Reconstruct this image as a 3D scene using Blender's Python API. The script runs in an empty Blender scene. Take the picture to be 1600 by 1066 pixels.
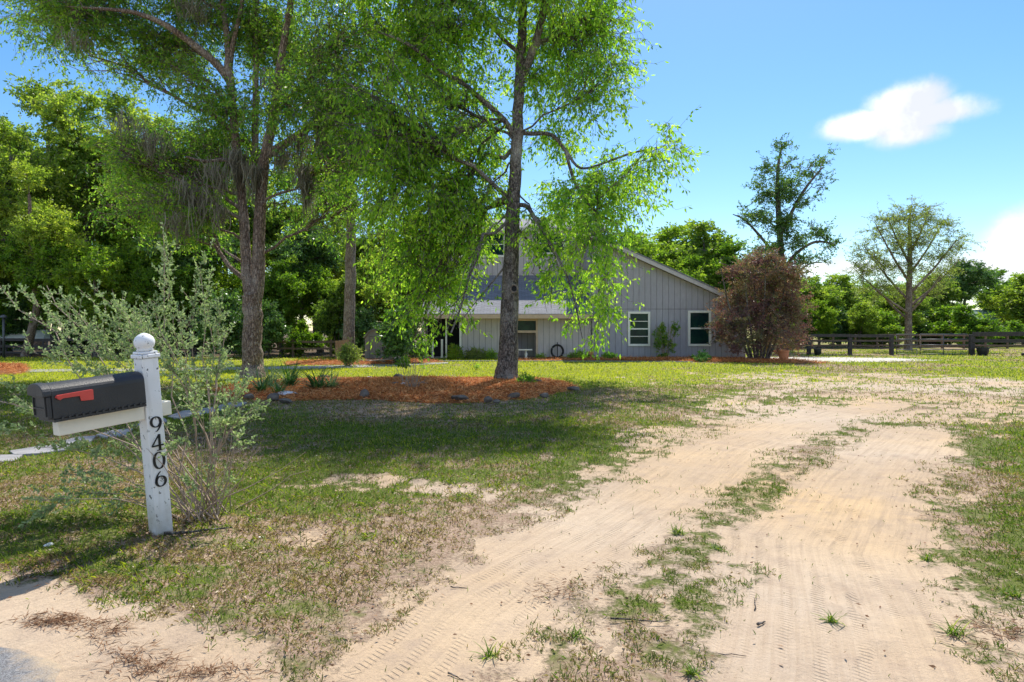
import bpy, math, random
import numpy as np
from mathutils import Vector, Matrix
R = math.radians
PI = math.pi
random.seed(7)
sc = bpy.context.scene
col = sc.collection

# ------------------------------------------------------------------ camera, sky, sun, exposure
EYE, FPX, HOR = 1.5, 1000.0, 515.0
cam_d = bpy.data.cameras.new("camera"); cam = bpy.data.objects.new("camera", cam_d); col.objects.link(cam)
cam.location = (0, 0, EYE); cam.rotation_euler = (R(90), 0, 0)
cam_d.sensor_width = 36; cam_d.lens = 22.5; cam_d.shift_y = -0.01125
cam_d.clip_start = 0.05; cam_d.clip_end = 3000
sc.camera = cam
SUN_AZ, SUN_EL = R(15), R(54)          # azimuth measured from +Y towards +X
sun_dir = Vector((math.sin(SUN_AZ)*math.cos(SUN_EL), math.cos(SUN_AZ)*math.cos(SUN_EL), math.sin(SUN_EL)))
sd = bpy.data.lights.new("sun", 'SUN'); sd.energy = 3.0; sd.angle = R(0.6); sd.color = (1, 0.94, 0.83)
so = bpy.data.objects.new("sun", sd); col.objects.link(so); so.location = (10, 30, 40)
so.rotation_euler = sun_dir.to_track_quat('Z', 'Y').to_euler()
sc.view_settings.view_transform = 'Standard'; sc.view_settings.look = 'None'
sc.view_settings.exposure = 1.13; sc.view_settings.gamma = 1
w = bpy.data.worlds.new("World"); sc.world = w; w.use_nodes = True
nt = w.node_tree; nt.nodes.clear()
N = nt.nodes.new; Lk = nt.links.new
out = N('ShaderNodeOutputWorld'); bg = N('ShaderNodeBackground'); sky = N('ShaderNodeTexSky')
sky.sky_type = 'NISHITA'; sky.sun_disc = False; sky.sun_elevation = SUN_EL; sky.sun_rotation = SUN_AZ
sky.air_density = 1.0; sky.dust_density = 0.3; sky.ozone_density = 2.5
bg.inputs[1].default_value = 0.14
SKYTINT = (1.0, 1.0, 1.0)
def wm(op, a, b=None, c=None):
    n = N('ShaderNodeMath'); n.operation = op
    for i, v in enumerate((a, b, c)):
        if v is None: continue
        if isinstance(v, (int, float)): n.inputs[i].default_value = v
        else: Lk(v, n.inputs[i])
    return n.outputs[0]
tc = N('ShaderNodeTexCoord'); sep = N('ShaderNodeSeparateXYZ'); Lk(tc.outputs['Generated'], sep.inputs[0])
az = wm('ARCTAN2', sep.outputs[0], sep.outputs[1])           # bearing
el = wm('ARCSINE', sep.outputs[2])                          # height above the horizon
nz = N('ShaderNodeTexNoise'); nz.inputs['Scale'].default_value = 9; nz.inputs['Detail'].default_value = 6; nz.inputs['Roughness'].default_value = .62
Lk(tc.outputs['Generated'], nz.inputs['Vector'])
nv = wm('MULTIPLY', wm('SUBTRACT', nz.outputs[0], .5), 2.3)
cloud_and_fill = None
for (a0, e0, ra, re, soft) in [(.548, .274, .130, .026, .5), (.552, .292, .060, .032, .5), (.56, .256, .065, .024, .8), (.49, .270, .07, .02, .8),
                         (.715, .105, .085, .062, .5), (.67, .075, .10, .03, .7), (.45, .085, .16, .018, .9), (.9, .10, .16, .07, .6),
                         (-.9, .2, .2, .05, .8), (1.9, .6, .5, .4, .7), (2.65, .6, .55, .45, .8), (-2.65, .6, .55, .45, .8), (-1.85, .6, .5, .4, .7)]:  # the large ones lie behind the camera, unseen, added as fill light
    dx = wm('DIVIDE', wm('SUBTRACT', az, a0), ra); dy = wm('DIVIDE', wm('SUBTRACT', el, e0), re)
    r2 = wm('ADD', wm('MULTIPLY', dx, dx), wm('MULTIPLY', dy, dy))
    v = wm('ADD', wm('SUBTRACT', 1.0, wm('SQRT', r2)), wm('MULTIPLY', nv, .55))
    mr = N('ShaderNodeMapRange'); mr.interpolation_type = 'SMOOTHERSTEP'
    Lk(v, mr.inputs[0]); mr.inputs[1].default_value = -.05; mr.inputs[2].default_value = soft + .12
    cloud_and_fill = mr.outputs[0] if cloud_and_fill is None else wm('MAXIMUM', cloud_and_fill, mr.outputs[0])
tint = N('ShaderNodeMix'); tint.data_type = 'RGBA'; tint.blend_type = 'MULTIPLY'; tint.inputs[0].default_value = 1
hs = N('ShaderNodeHueSaturation'); hs.inputs['Saturation'].default_value = 1.28; hs.inputs['Value'].default_value = .60; Lk(sky.outputs[0], hs.inputs['Color']); Lk(hs.outputs[0], tint.inputs[6]); tint.inputs[7].default_value = (*SKYTINT, 1)
mx = N('ShaderNodeMix'); mx.data_type = 'RGBA'; Lk(wm('MULTIPLY', cloud_and_fill, .97), mx.inputs[0]); Lk(tint.outputs[2], mx.inputs[6])
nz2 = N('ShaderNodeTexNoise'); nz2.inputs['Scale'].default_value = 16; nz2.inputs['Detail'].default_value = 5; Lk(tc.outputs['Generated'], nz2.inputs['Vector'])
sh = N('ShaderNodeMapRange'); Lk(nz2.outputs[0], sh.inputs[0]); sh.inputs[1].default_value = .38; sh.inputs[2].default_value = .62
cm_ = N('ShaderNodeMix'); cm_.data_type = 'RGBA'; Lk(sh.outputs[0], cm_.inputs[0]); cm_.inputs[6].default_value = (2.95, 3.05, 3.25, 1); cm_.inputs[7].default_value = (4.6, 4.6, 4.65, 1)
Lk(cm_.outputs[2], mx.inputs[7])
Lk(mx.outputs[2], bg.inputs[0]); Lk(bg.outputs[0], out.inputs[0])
sc.cycles.max_bounces = 8; sc.cycles.diffuse_bounces = 5; sc.cycles.glossy_bounces = 2; sc.cycles.transmission_bounces = 6
sc.cycles.transparent_max_bounces = 6; sc.cycles.caustics_reflective = False; sc.cycles.caustics_refractive = False
sc.cycles.use_denoising = True

# ------------------------------------------------------------------ helpers
def P(px, py, Y):                      # a pixel of the photograph at distance Y
    return Vector(((px-800)*Y/FPX, Y, EYE-(py-HOR)*Y/FPX))
def G(px, py):                         # a pixel on the flat ground
    Y = EYE*FPX/(py-HOR); return ((px-800)*Y/FPX, Y)
def tag(o, label=None, cat=None, group=None, kind=None):
    if label: o['label'] = label
    if cat: o['category'] = cat
    if group: o['group'] = group
    if kind: o['kind'] = kind
    return o
def empty(name, loc=(0, 0, 0), rz=0):
    o = bpy.data.objects.new(name, None); o.location = loc; o.rotation_euler = (0, 0, rz); o.empty_display_size = .2
    col.objects.link(o); return o
def link(name, me, mat=None, parent=None, smooth=False):
    o = bpy.data.objects.new(name, me); col.objects.link(o)
    if mat is not None:
        for m in (mat if isinstance(mat, (list, tuple)) else [mat]): me.materials.append(m)
    if parent is not None: o.parent = parent
    if smooth: me.polygons.foreach_set('use_smooth', np.ones(len(me.polygons), bool))
    return o
def quads_mesh(name, V, F, attrs=None, colattrs=None):
    """V (n,3), F (m,k) equal k"""
    me = bpy.data.meshes.new(name); V = np.asarray(V, np.float32); F = np.asarray(F, np.int32)
    k = F.shape[1]
    me.vertices.add(len(V)); me.vertices.foreach_set('co', V.ravel())
    me.loops.add(F.size); me.loops.foreach_set('vertex_index', F.ravel())
    me.polygons.add(len(F)); me.polygons.foreach_set('loop_start', np.arange(0, F.size, k, dtype=np.int32))
    try: me.polygons.foreach_set('loop_total', np.full(len(F), k, np.int32))
    except Exception: pass
    for n, a in (attrs or {}).items():
        at = me.attributes.new(n, 'FLOAT', 'POINT'); at.data.foreach_set('value', np.asarray(a, np.float32).ravel())
    for n, a in (colattrs or {}).items():
        at = me.attributes.new(n, 'FLOAT_COLOR', 'POINT'); at.data.foreach_set('color', np.asarray(a, np.float32).ravel())
    me.update(calc_edges=True); me.validate(); return me
class MB:
    """collects simple solids into one mesh"""
    def __init__(s): s.v = []; s.f = []
    def add(s, vs, fs):
        b = len(s.v); s.v += [tuple(v) for v in vs]; s.f += [tuple(b+i for i in f) for f in fs]; return s
    def box(s, x0, x1, y0, y1, z0, z1):
        v = [(x, y, z) for z in (z0, z1) for y in (y0, y1) for x in (x0, x1)]
        return s.add(v, [(0, 2, 3, 1), (4, 5, 7, 6), (0, 1, 5, 4), (2, 6, 7, 3), (0, 4, 6, 2), (1, 3, 7, 5)])
    def prism(s, poly, y0, y1):         # poly in (x,z), extruded in y
        n = len(poly); v = [(x, y0, z) for x, z in poly] + [(x, y1, z) for x, z in poly]
        return s.add(v, [tuple(range(n)), tuple(range(2*n-1, n-1, -1))] + [(i, i+n, (i+1) % n+n, (i+1) % n) for i in range(n)])
    def slab(s, poly, z0, z1):          # poly in (x,y)
        n = len(poly); v = [(x, y, z0) for x, y in poly] + [(x, y, z1) for x, y in poly]
        return s.add(v, [tuple(range(n-1, -1, -1)), tuple(range(n, 2*n))] + [(i, (i+1) % n, (i+1) % n+n, i+n) for i in range(n)])
    def lathe(s, prof, c=(0, 0, 0), n=20):
        v = []; f = []
        for r, z in prof:
            for i in range(n):
                a = 2*PI*i/n; v.append((c[0]+r*math.cos(a), c[1]+r*math.sin(a), c[2]+z))
        for j in range(len(prof)-1):
            for i in range(n):
                f.append((j*n+i, j*n+(i+1) % n, (j+1)*n+(i+1) % n, (j+1)*n+i))
        f.append(tuple(range(n-1, -1, -1))); f.append(tuple((len(prof)-1)*n+i for i in range(n)))
        return s.add(v, f)
    def tube(s, pts, r, n=8):
        pts = [Vector(p) for p in pts]; rr = r if isinstance(r, (list, tuple)) else [r]*len(pts); v = []; f = []
        for i, p in enumerate(pts):
            t = (pts[min(i+1, len(pts)-1)]-pts[max(i-1, 0)]).normalized()
            u = t.cross(Vector((0, 0, 1)) if abs(t.z) < .9 else Vector((1, 0, 0))).normalized(); q = t.cross(u)
            for k in range(n):
                a = 2*PI*k/n; v.append(p+(u*math.cos(a)+q*math.sin(a))*rr[i])
        for j in range(len(pts)-1):
            for i in range(n): f.append((j*n+i, j*n+(i+1) % n, (j+1)*n+(i+1) % n, (j+1)*n+i))
        f.append(tuple(range(n-1, -1, -1))); f.append(tuple((len(pts)-1)*n+i for i in range(n)))
        return s.add(v, f)
    def build(s, name, mat, parent=None, bevel=0, smooth=False):
        me = bpy.data.meshes.new(name); me.from_pydata(s.v, [], s.f); me.update()
        o = link(name, me, mat, parent, smooth)
        if bevel:
            m = o.modifiers.new('bevel', 'BEVEL'); m.width = bevel; m.segments = 2; m.limit_method = 'ANGLE'
        return o
def hashn(ix, iy, s):
    h = (ix.astype(np.int64)*374761393 + iy.astype(np.int64)*668265263 + s*2147483647) & 0xffffffff
    h = ((h ^ (h >> 13))*1274126177) & 0xffffffff
    return ((h ^ (h >> 16)) & 0xffff)/65535.0
def vnoise(x, y, s=0):
    x = np.asarray(x, float); y = np.asarray(y, float)
    ix = np.floor(x); iy = np.floor(y); fx = x-ix; fy = y-iy; fx = fx*fx*(3-2*fx); fy = fy*fy*(3-2*fy)
    a = hashn(ix, iy, s); b = hashn(ix+1, iy, s); c = hashn(ix, iy+1, s); d = hashn(ix+1, iy+1, s)
    return (a*(1-fx)+b*fx)*(1-fy)+(c*(1-fx)+d*fx)*fy
def fbm(x, y, s=0, o=4):
    t = 0; a = .5; n = 0
    for i in range(o):
        t = t+a*vnoise(x*2**i, y*2**i, s+i*17); n += a; a *= .5
    return t/n
def sst(a, b, x):
    t = np.clip((x-a)/(b-a), 0, 1); return t*t*(3-2*t)

# ------------------------------------------------------------------ materials
def mat_new(name):
    m = bpy.data.materials.new(name); m.use_nodes = True; t = m.node_tree; t.nodes.clear()
    return m, t
def nd(t, kind, **kw):
    n = t.nodes.new(kind)
    for k, v in kw.items():
        if k in ('operation', 'data_type', 'blend_type', 'attribute_name', 'interpolation_type', 'feature', 'noise_dimensions', 'wave_type', 'bands_direction', 'distance'):
            setattr(n, k, v)
    return n
def setin(t, n, i, v):
    if v is None: return
    if hasattr(v, 'is_output') or isinstance(v, bpy.types.NodeSocket): t.links.new(v, n.inputs[i])
    else: n.inputs[i].default_value = v
def tm(t, op, a, b=None, c=None, clamp=False):
    n = nd(t, 'ShaderNodeMath', operation=op); n.use_clamp = clamp
    for i, v in enumerate((a, b, c)): setin(t, n, i, v)
    return n.outputs[0]
def tmix(t, f, a, b, bt='MIX'):
    n = nd(t, 'ShaderNodeMix', data_type='RGBA', blend_type=bt)
    setin(t, n, 0, f)
    for i, v in ((6, a), (7, b)): setin(t, n, i, (*v, 1) if isinstance(v, tuple) and len(v) == 3 else v)
    return n.outputs[2]
def tnoise(t, vec, scale, detail=4, rough=.5, dist=0):
    n = nd(t, 'ShaderNodeTexNoise'); setin(t, n, 0, vec); n.inputs['Scale'].default_value = scale
    n.inputs['Detail'].default_value = detail; n.inputs['Roughness'].default_value = rough; n.inputs['Distortion'].default_value = dist
    return n.outputs[0]
def tmap(t, vec, scale=(1, 1, 1), rot=(0, 0, 0)):
    n = nd(t, 'ShaderNodeMapping'); setin(t, n, 0, vec); n.inputs['Scale'].default_value = scale; n.inputs['Rotation'].default_value = rot
    return n.outputs[0]
def trange(t, v, a, b, c=0, d=1):
    n = nd(t, 'ShaderNodeMapRange'); setin(t, n, 0, v)
    for i, x in enumerate((a, b, c, d)): setin(t, n, i+1, x)
    return n.outputs[0]
def tramp(t, f, stops):
    n = nd(t, 'ShaderNodeValToRGB'); setin(t, n, 0, f); e = n.color_ramp.elements
    while len(e) < len(stops): e.new(.5)
    for el_, (p, c) in zip(e, stops): el_.position = p; el_.color = (*c, 1)
    return n.outputs[0]
def tbump(t, h, strength=.5, dist=.02, nrm=None):
    n = nd(t, 'ShaderNodeBump'); setin(t, n, 'Height', h); n.inputs['Strength'].default_value = strength; n.inputs['Distance'].default_value = dist
    if nrm is not None: setin(t, n, 'Normal', nrm)
    return n.outputs[0]
def tout(t, sh):
    o = nd(t, 'ShaderNodeOutputMaterial'); t.links.new(sh, o.inputs[0])
def princ(t, colr, rough=.7, bump=None, metal=0, spec=.5):
    n = nd(t, 'ShaderNodeBsdfPrincipled')
    setin(t, n, 'Base Color', (*colr, 1) if isinstance(colr, tuple) and len(colr) == 3 else colr)
    setin(t, n, 'Roughness', rough); n.inputs['Metallic'].default_value = metal; n.inputs['Specular IOR Level'].default_value = spec
    if bump is not None: setin(t, n, 'Normal', bump)
    return n.outputs[0]
def objc(t): return nd(t, 'ShaderNodeTexCoord').outputs['Object']
def attr(t, name, o='Fac'):
    n = nd(t, 'ShaderNodeAttribute', attribute_name=name); return n.outputs[o]
def plain(name, c, rough=.6, var=.25, scale=6, bump=.2, metal=0, spec=.4, bscale=None):
    m, t = mat_new(name); v = objc(t); n = tnoise(t, v, scale, 5, .6)
    cc = tmix(t, trange(t, n, .3, .7), tuple(x*(1-var) for x in c), tuple(min(1, x*(1+var)) for x in c))
    b = tbump(t, tnoise(t, v, bscale or scale*8, 4, .6), bump, .01)
    tout(t, princ(t, cc, rough, b, metal, spec)); return m
def leaf_mat(name, stops, trans=.5, rough=.5, objvar=.0, tsat=(1.25, 1.35, .6), spec=.35):
    """stops: colours picked by the per-leaf random number; the underside lets light through"""
    m, t = mat_new(name); a = attr(t, 'rnd')
    if objvar:
        oi = nd(t, 'ShaderNodeObjectInfo').outputs['Random']
        a = tm(t, 'ADD', a, tm(t, 'MULTIPLY', tm(t, 'SUBTRACT', oi, .5), objvar), clamp=True)
    c = tramp(t, a, stops)
    p = princ(t, c, rough, spec=spec)
    tr = nd(t, 'ShaderNodeBsdfTranslucent'); tc_ = tmix(t, 1.0, c, tsat, 'MULTIPLY'); t.links.new(tc_, tr.inputs[0])
    mx_ = nd(t, 'ShaderNodeMixShader'); mx_.inputs[0].default_value = trans
    t.links.new(p, mx_.inputs[1]); t.links.new(tr.outputs[0], mx_.inputs[2]); tout(t, mx_.outputs[0]); return m
def bark_mat(name, c1, c2, c3, sc_=1.0, bump=.9):
    m, t = mat_new(name); v = objc(t); vm = tmap(t, v, (9*sc_, 9*sc_, 2.2*sc_))
    vo = nd(t, 'ShaderNodeTexVoronoi', feature='DISTANCE_TO_EDGE'); setin(t, vo, 0, tmix(t, .12, vm, nd(t, 'ShaderNodeTexNoise').outputs[1]) if False else vm); vo.inputs['Scale'].default_value = 2.2
    n = tnoise(t, vm, 1.8, 6, .65, .6); n2 = tnoise(t, v, 1.3*sc_, 4, .6); n3 = tnoise(t, v, 26*sc_, 4, .7)
    h = tm(t, 'ADD', tm(t, 'MULTIPLY', trange(t, vo.outputs[0], 0, .25), .6), tm(t, 'MULTIPLY', n, .8))
    c = tmix(t, trange(t, h, .35, 1.0), c1, c2); c = tmix(t, trange(t, n2, .5, .72), c, c3); c = tmix(t, trange(t, n3, .48, .62, 0, .7), c, c1); c = tmix(t, trange(t, tnoise(t, v, 15*sc_, 3, .6), .56, .66, 0, .6), c, c3)
    tout(t, princ(t, c, .9, tbump(t, h, bump, .04), spec=.2)); return m

M = {}
M['bark_dark'] = bark_mat('bark_dark', (.04, .034, .032), (.24, .205, .185), (.42, .39, .36), 1.0)
M['bark_brown'] = bark_mat('bark_brown', (.08, .055, .045), (.34, .25, .20), (.46, .40, .35), .9)
M['bark_pale'] = bark_mat('bark_pale', (.12, .09, .075), (.36, .29, .24), (.42, .38, .34), .7)
M['stem'] = plain('twig_bark', (.33, .25, .19), .8, .3, 12)
M['leaf_main'] = leaf_mat('fresh_leaves', [(0, (.05, .15, .02)), (.2, (.16, .34, .04)), (.55, (.33, .54, .06)), (1, (.60, .74, .14))], .68, .4, spec=.5)
M['leaf_oak'] = leaf_mat('oak_leaves', [(0, (.05, .13, .03)), (.25, (.13, .30, .05)), (.65, (.28, .45, .06)), (1, (.52, .60, .13))], .66, .4, spec=.5)
M['leaf_wood'] = leaf_mat('wood_leaves', [(0, (.04, .085, .018)), (.2, (.15, .25, .045)), (.6, (.28, .39, .06)), (1, (.50, .56, .10))], .64, .45, objvar=.4, spec=.5)
M['leaf_dark'] = leaf_mat('glossy_dark_leaves', [(0, (.04, .10, .03)), (.5, (.11, .22, .06)), (1, (.26, .42, .11))], .35, .35, spec=.6)
M['leaf_bright'] = leaf_mat('spring_leaves', [(0, (.07, .16, .02)), (.5, (.18, .32, .03)), (1, (.40, .50, .06))], .55, objvar=.35)
M['leaf_olive'] = leaf_mat('olive_leaves', [(0, (.13, .18, .05)), (.5, (.26, .33, .09)), (1, (.42, .48, .16))], .55)
M['leaf_purple'] = leaf_mat('maroon_leaves', [(0, (.07, .04, .05)), (.3, (.19, .10, .11)), (.45, (.28, .14, .13)), (.58, (.16, .20, .08)), (.75, (.24, .24, .11)), (1, (.50, .22, .16))], .45, .45, tsat=(1.3, 1.05, .75), spec=.5)
M['leaf_gum'] = leaf_mat('dark_gum_leaves', [(0, (.04, .10, .03)), (.5, (.11, .22, .05)), (1, (.26, .38, .09))], .5)
M['leaf_gray'] = leaf_mat('grey_green_leaves', [(0, (.15, .22, .10)), (.5, (.31, .40, .19)), (1, (.54, .61, .35))], .4, .6, tsat=(1.1, 1.25, .75))
M['moss'] = leaf_mat('hanging_moss', [(0, (.15, .135, .105)), (.6, (.27, .25, .20)), (1, (.38, .36, .30))], .4, .9, tsat=(1, 1, .9))
M['strap'] = leaf_mat('strap_leaves', [(0, (.03, .09, .03)), (.6, (.06, .17, .045)), (1, (.16, .26, .09))], .3)

# ------------------------------------------------------------------ batched branches and leaves
def frames(P3):
    T = np.gradient(P3, axis=1); T /= np.linalg.norm(T, axis=2, keepdims=True)+1e-9
    ref = np.zeros_like(T); ref[..., 0] = .31; ref[..., 1] = .95; 
    U = np.cross(T, ref); U /= np.linalg.norm(U, axis=2, keepdims=True)+1e-9
    return T, U, np.cross(T, U)
def tubes(P3, Rr, sides):
    n, k, _ = P3.shape; T, U, W = frames(P3)
    a = np.linspace(0, 2*PI, sides, endpoint=False)
    V = P3[:, :, None, :]+(U[:, :, None, :]*np.cos(a)[None, None, :, None]+W[:, :, None, :]*np.sin(a)[None, None, :, None])*Rr[:, :, None, None]
    idx = np.arange(n*k*sides).reshape(n, k, sides); nx = np.roll(idx, -1, axis=2)
    F = np.stack([idx[:, :-1], nx[:, :-1], nx[:, 1:], idx[:, 1:]], axis=-1).reshape(-1, 4)
    return V.reshape(-1, 3), F
def curve_pts(A, B, k, bow, rng, jit):
    """A,B (n,3): k-point curves with an up (or down) bow and jitter"""
    t = np.linspace(0, 1, k)[None, :, None]; C = A[:, None]*(1-t)+B[:, None]*t
    L = np.linalg.norm(B-A, axis=1)[:, None, None]
    bw = np.zeros_like(C); bw[..., 2] = (np.sin(PI*t)[..., 0]*bow*L[..., 0])
    j = rng.normal(size=C.shape)*jit*L; j[:, 0] = 0; j[:, -1] = 0
    return C+bw+j
def lerp_poly(P3, t):
    k = P3.shape[1]; x = t*(k-1); i = np.clip(np.floor(x).astype(int), 0, k-2); f = (x-i)[:, None]
    r = np.arange(len(P3)); return P3[r, i]*(1-f)+P3[r, i+1]*f
def leaves(pos, d, rng, L, W, up=None):
    n = len(pos); d = d/(np.linalg.norm(d, axis=1, keepdims=True)+1e-9)
    r = rng.normal(size=(n, 3)); r[:, 2] *= .35 if up is None else up
    s = np.cross(d, r); s /= np.linalg.norm(s, axis=1, keepdims=True)+1e-9
    L = (L*rng.uniform(.6, 1.25, n))[:, None]; W = (W*rng.uniform(.7, 1.25, n))[:, None]
    b = pos; m = pos+d*L*.45; nrm = np.cross(s, d)
    V = np.stack([b, m+s*W*.5+nrm*W*.12, pos+d*L, m-s*W*.5+nrm*W*.12], axis=1).reshape(-1, 3)
    return V, np.arange(4*n).reshape(n, 4)
class Geo:
    def __init__(s): s.V = []; s.F = []; s.A = []; s.n = 0
    def add(s, V, F, A=None):
        s.V.append(V); s.F.append(F+s.n); s.n += len(V)
        s.A.append(np.zeros(len(V)) if A is None else A); return s
    def mesh(s, name): return quads_mesh(name, np.concatenate(s.V), np.concatenate(s.F), {'rnd': np.concatenate(s.A)})

def grow(stems, lobes, seed, clumps, twigs, nleaf, leaf=(.12, .05), droop=.0, clump_r=.6, trunk_sides=10, twig_r=.006, bow=.06,
         limb_r=.5, leafvar=.35, skip_limbs=False, spread=1.0):
    """stems: list of (points (k,3), radii (k)) ; lobes: (cx,cy,cz, rx,ry,rz, density, start_z or None)
       -> wood geometry, leaf geometry.  Limbs run from the stems to the lobes, boughs from limbs to clumps, twigs carry the leaves."""
    rng = np.random.default_rng(seed); wood = Geo(); lf = Geo()
    fine = []
    for pts, rad in stems:
        pts = np.asarray(pts, float); rad = np.asarray(rad, float)
        m = max(10, 4*len(pts)); tt = np.linspace(0, len(pts)-1, m); i = np.minimum(tt.astype(int), len(pts)-2); f = (tt-i)
        p0 = pts[np.maximum(i-1, 0)]; p1 = pts[i]; p2 = pts[i+1]; p3 = pts[np.minimum(i+2, len(pts)-1)]; f_ = f[:, None]
        q = .5*(2*p1+(p2-p0)*f_+(2*p0-5*p1+4*p2-p3)*f_**2+(3*p1-p0-3*p2+p3)*f_**3)
        rr = rad[i]*(1-f)+rad[i+1]*f
        wob = rng.normal(size=q.shape)*rr[:, None]*.06; wob[:max(2, int(m*.4))] *= .15; wob[0] = 0; q = q+wob
        V, F = tubes(q[None], rr[None], trunk_sides)
        # uneven bark outline
        ang = np.tile(np.arange(trunk_sides), m); hgt = np.repeat(np.arange(m), trunk_sides)
        c = np.repeat(q, trunk_sides, axis=0); nn = fbm(ang*.9+seed, hgt*.5, seed)[:, None]
        V = c+(V-c)*(.88+.24*nn); wood.add(V, F); fine.append((q, rr))
    allp = np.concatenate([f[0] for f in fine]); allr = np.concatenate([f[1] for f in fine])
    wts = np.array([l[3]*l[4]*l[5]*l[6] for l in lobes])**.75; wts /= wts.sum()
    for li, l in enumerate(lobes):
        c = np.array(l[:3]); r = np.array(l[3:6]); nc = max(3, int(round(clumps*wts[li])))
        sz = l[7] if len(l) > 7 and l[7] is not None else None
        hd = np.hypot(allp[:, 0]-c[0], allp[:, 1]-c[1])
        want = (c[2]-.55*hd) if sz is None else sz
        cost = np.abs(allp[:, 2]-want)*1.2+hd*.6; j = int(np.argmin(cost)); a = allp[j]; ra = min(allr[j]*limb_r, .013*np.linalg.norm(c-a)+.010)
        bw = bow if sz is None or sz < c[2] else .16
        limb = curve_pts(a[None], c[None], 8, bw, rng, .025)
        if not skip_limbs:
            V, F = tubes(limb, (ra*np.linspace(1, .3, 8)**.8)[None], 6); wood.add(V, F)
        u = rng.normal(size=(nc, 3)); u /= np.linalg.norm(u, axis=1, keepdims=True); C = c+u*r*(rng.uniform(0, 1, nc)**.38)[:, None]*spread
        t = rng.uniform(.35, 1, nc); A = lerp_poly(np.repeat(limb, nc, 0), t)
        bough = curve_pts(A, C, 5, .05, rng, .05); br = np.maximum(ra*.28, .008)
        V, F = tubes(bough, np.repeat((br*np.linspace(1, .4, 5))[None], nc, 0), 4); wood.add(V, F)
        # twigs
        B0 = np.repeat(bough, twigs, axis=0); tt = rng.uniform(.45, 1, nc*twigs); S = lerp_poly(B0, tt)
        dv = rng.normal(size=(nc*twigs, 3)); dv[:, 2] = dv[:, 2]*.6-droop*1.6; dv /= np.linalg.norm(dv, axis=1, keepdims=True)
        out_ = (S-c)/r; dv = dv+out_*.5
        ln = clump_r*rng.uniform(.45, 1.2, nc*twigs)[:, None]; E = S+dv*ln
        tw = curve_pts(S, E, 4, -.12*droop*2, rng, .06)
        V, F = tubes(tw, np.repeat((twig_r*np.array([1, .8, .6, .35]))[None], len(tw), 0), 3); wood.add(V, F)
        nl = max(1, nleaf); T0 = np.repeat(tw, nl, axis=0); t2 = rng.uniform(.1, 1.02, len(T0)); Lp = lerp_poly(T0, np.minimum(t2, 1))
        Lp = Lp+rng.normal(size=Lp.shape)*leaf[0]*.25
        axis = np.repeat(E-S, nl, axis=0); axis /= np.linalg.norm(axis, axis=1, keepdims=True)+1e-9
        dd = axis*.7+rng.normal(size=axis.shape)*.75; dd[:, 2] -= droop*2.0
        V, F = leaves(Lp, dd, rng, leaf[0], leaf[1])
        cl = rng.uniform(0, 1, nc); per = np.repeat(cl, twigs*nl)*(1-leafvar)+rng.uniform(0, 1, len(Lp))*leafvar
        lf.add(V, F, np.repeat(per, 4))
    return wood, lf
def put_tree(name, base, wood, lf, bark, leafm, label, cat, group=None, wood_name='trunk', leaf_name='crown'):
    """geometry is in world coordinates; it is moved so that the empty stands at its base"""
    e = empty(name, base); b = np.array(base)
    wood.V = [v-b for v in wood.V]; lf.V = [v-b for v in lf.V]
    link(wood_name, wood.mesh(name+'_'+wood_name), bark, e, smooth=True)
    link(leaf_name, lf.mesh(name+'_'+leaf_name), leafm, e)
    tag(e, label, cat, group); return e
def lobes_px(lst, Y, dz=.7, depth=1.0, jit=1.2, seed=1):
    rg = np.random.default_rng(seed); o = []
    for l in lst:
        px, py, rx, ry, dens = l[:5]; sy = l[5] if len(l) > 5 else None; dy = l[6] if len(l) > 6 else rg.uniform(-jit, jit)
        Yc = Y+dy; p = P(px, py, Yc); s = Yc/FPX
        sz = EYE-(sy-HOR)*Y/FPX if sy is not None else None
        o.append((p.x, p.y, p.z, rx*s, max(.5, .5*(rx+ry)*s*depth), ry*s, dens, sz))
    return o
def stem_px(lst, Y, dys=None):
    pts = [P(a, b, Y+(dys[i] if dys else 0)) for i, (a, b, _) in enumerate(lst)]
    return [tuple(p) for p in pts], [r for _, _, r in lst]

# ------------------------------------------------------------------ ground: one sheet, with masks for sand, dry thatch and bare litter
def G2(l): return [(*G(a, b), wd*EYE/(b-HOR)/2) for a, b, wd in l]       # px centre, py, px width -> X, Y, half width
TRK_L = G2([(560, 1200, 300), (625, 1066, 270), (748, 950, 270), (905, 850, 270), (985, 800, 240), (1060, 750, 190), (1135, 700, 170), (1220, 665, 140), (1310, 645, 90), (1390, 632, 60)])
TRK_R = G2([(1330, 1200, 560), (1330, 1066, 460), (1310, 950, 410), (1285, 850, 330), (1315, 800, 250), (1345, 750, 190), (1400, 700, 150), (1430, 675, 100)])
def track(x, y, pts):
    best = np.full(x.shape, 9.); along = np.zeros(x.shape); cross = np.zeros(x.shape); acc = 0
    for (x0, y0, h0), (x1, y1, h1) in zip(pts[:-1], pts[1:]):
        L = math.hypot(x1-x0, y1-y0); ux, uy = (x1-x0)/L, (y1-y0)/L
        t = (x-x0)*ux+(y-y0)*uy; tcl = np.clip(t, 0, L); c = (x-x0)*uy-(y-y0)*ux
        d = np.hypot(x-x0-ux*tcl, y-y0-uy*tcl)/(h0+(h1-h0)*tcl/L)
        m = d < best; best = np.where(m, d, best); along = np.where(m, acc+t, along); cross = np.where(m, c, cross); acc += L
    return best, along, cross
RD0 = (-2.50, 3.20); RDN = (.61, .79)
def road_dist(x, y): return (x-RD0[0])*RDN[0]+(y-RD0[1])*RDN[1]
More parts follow.
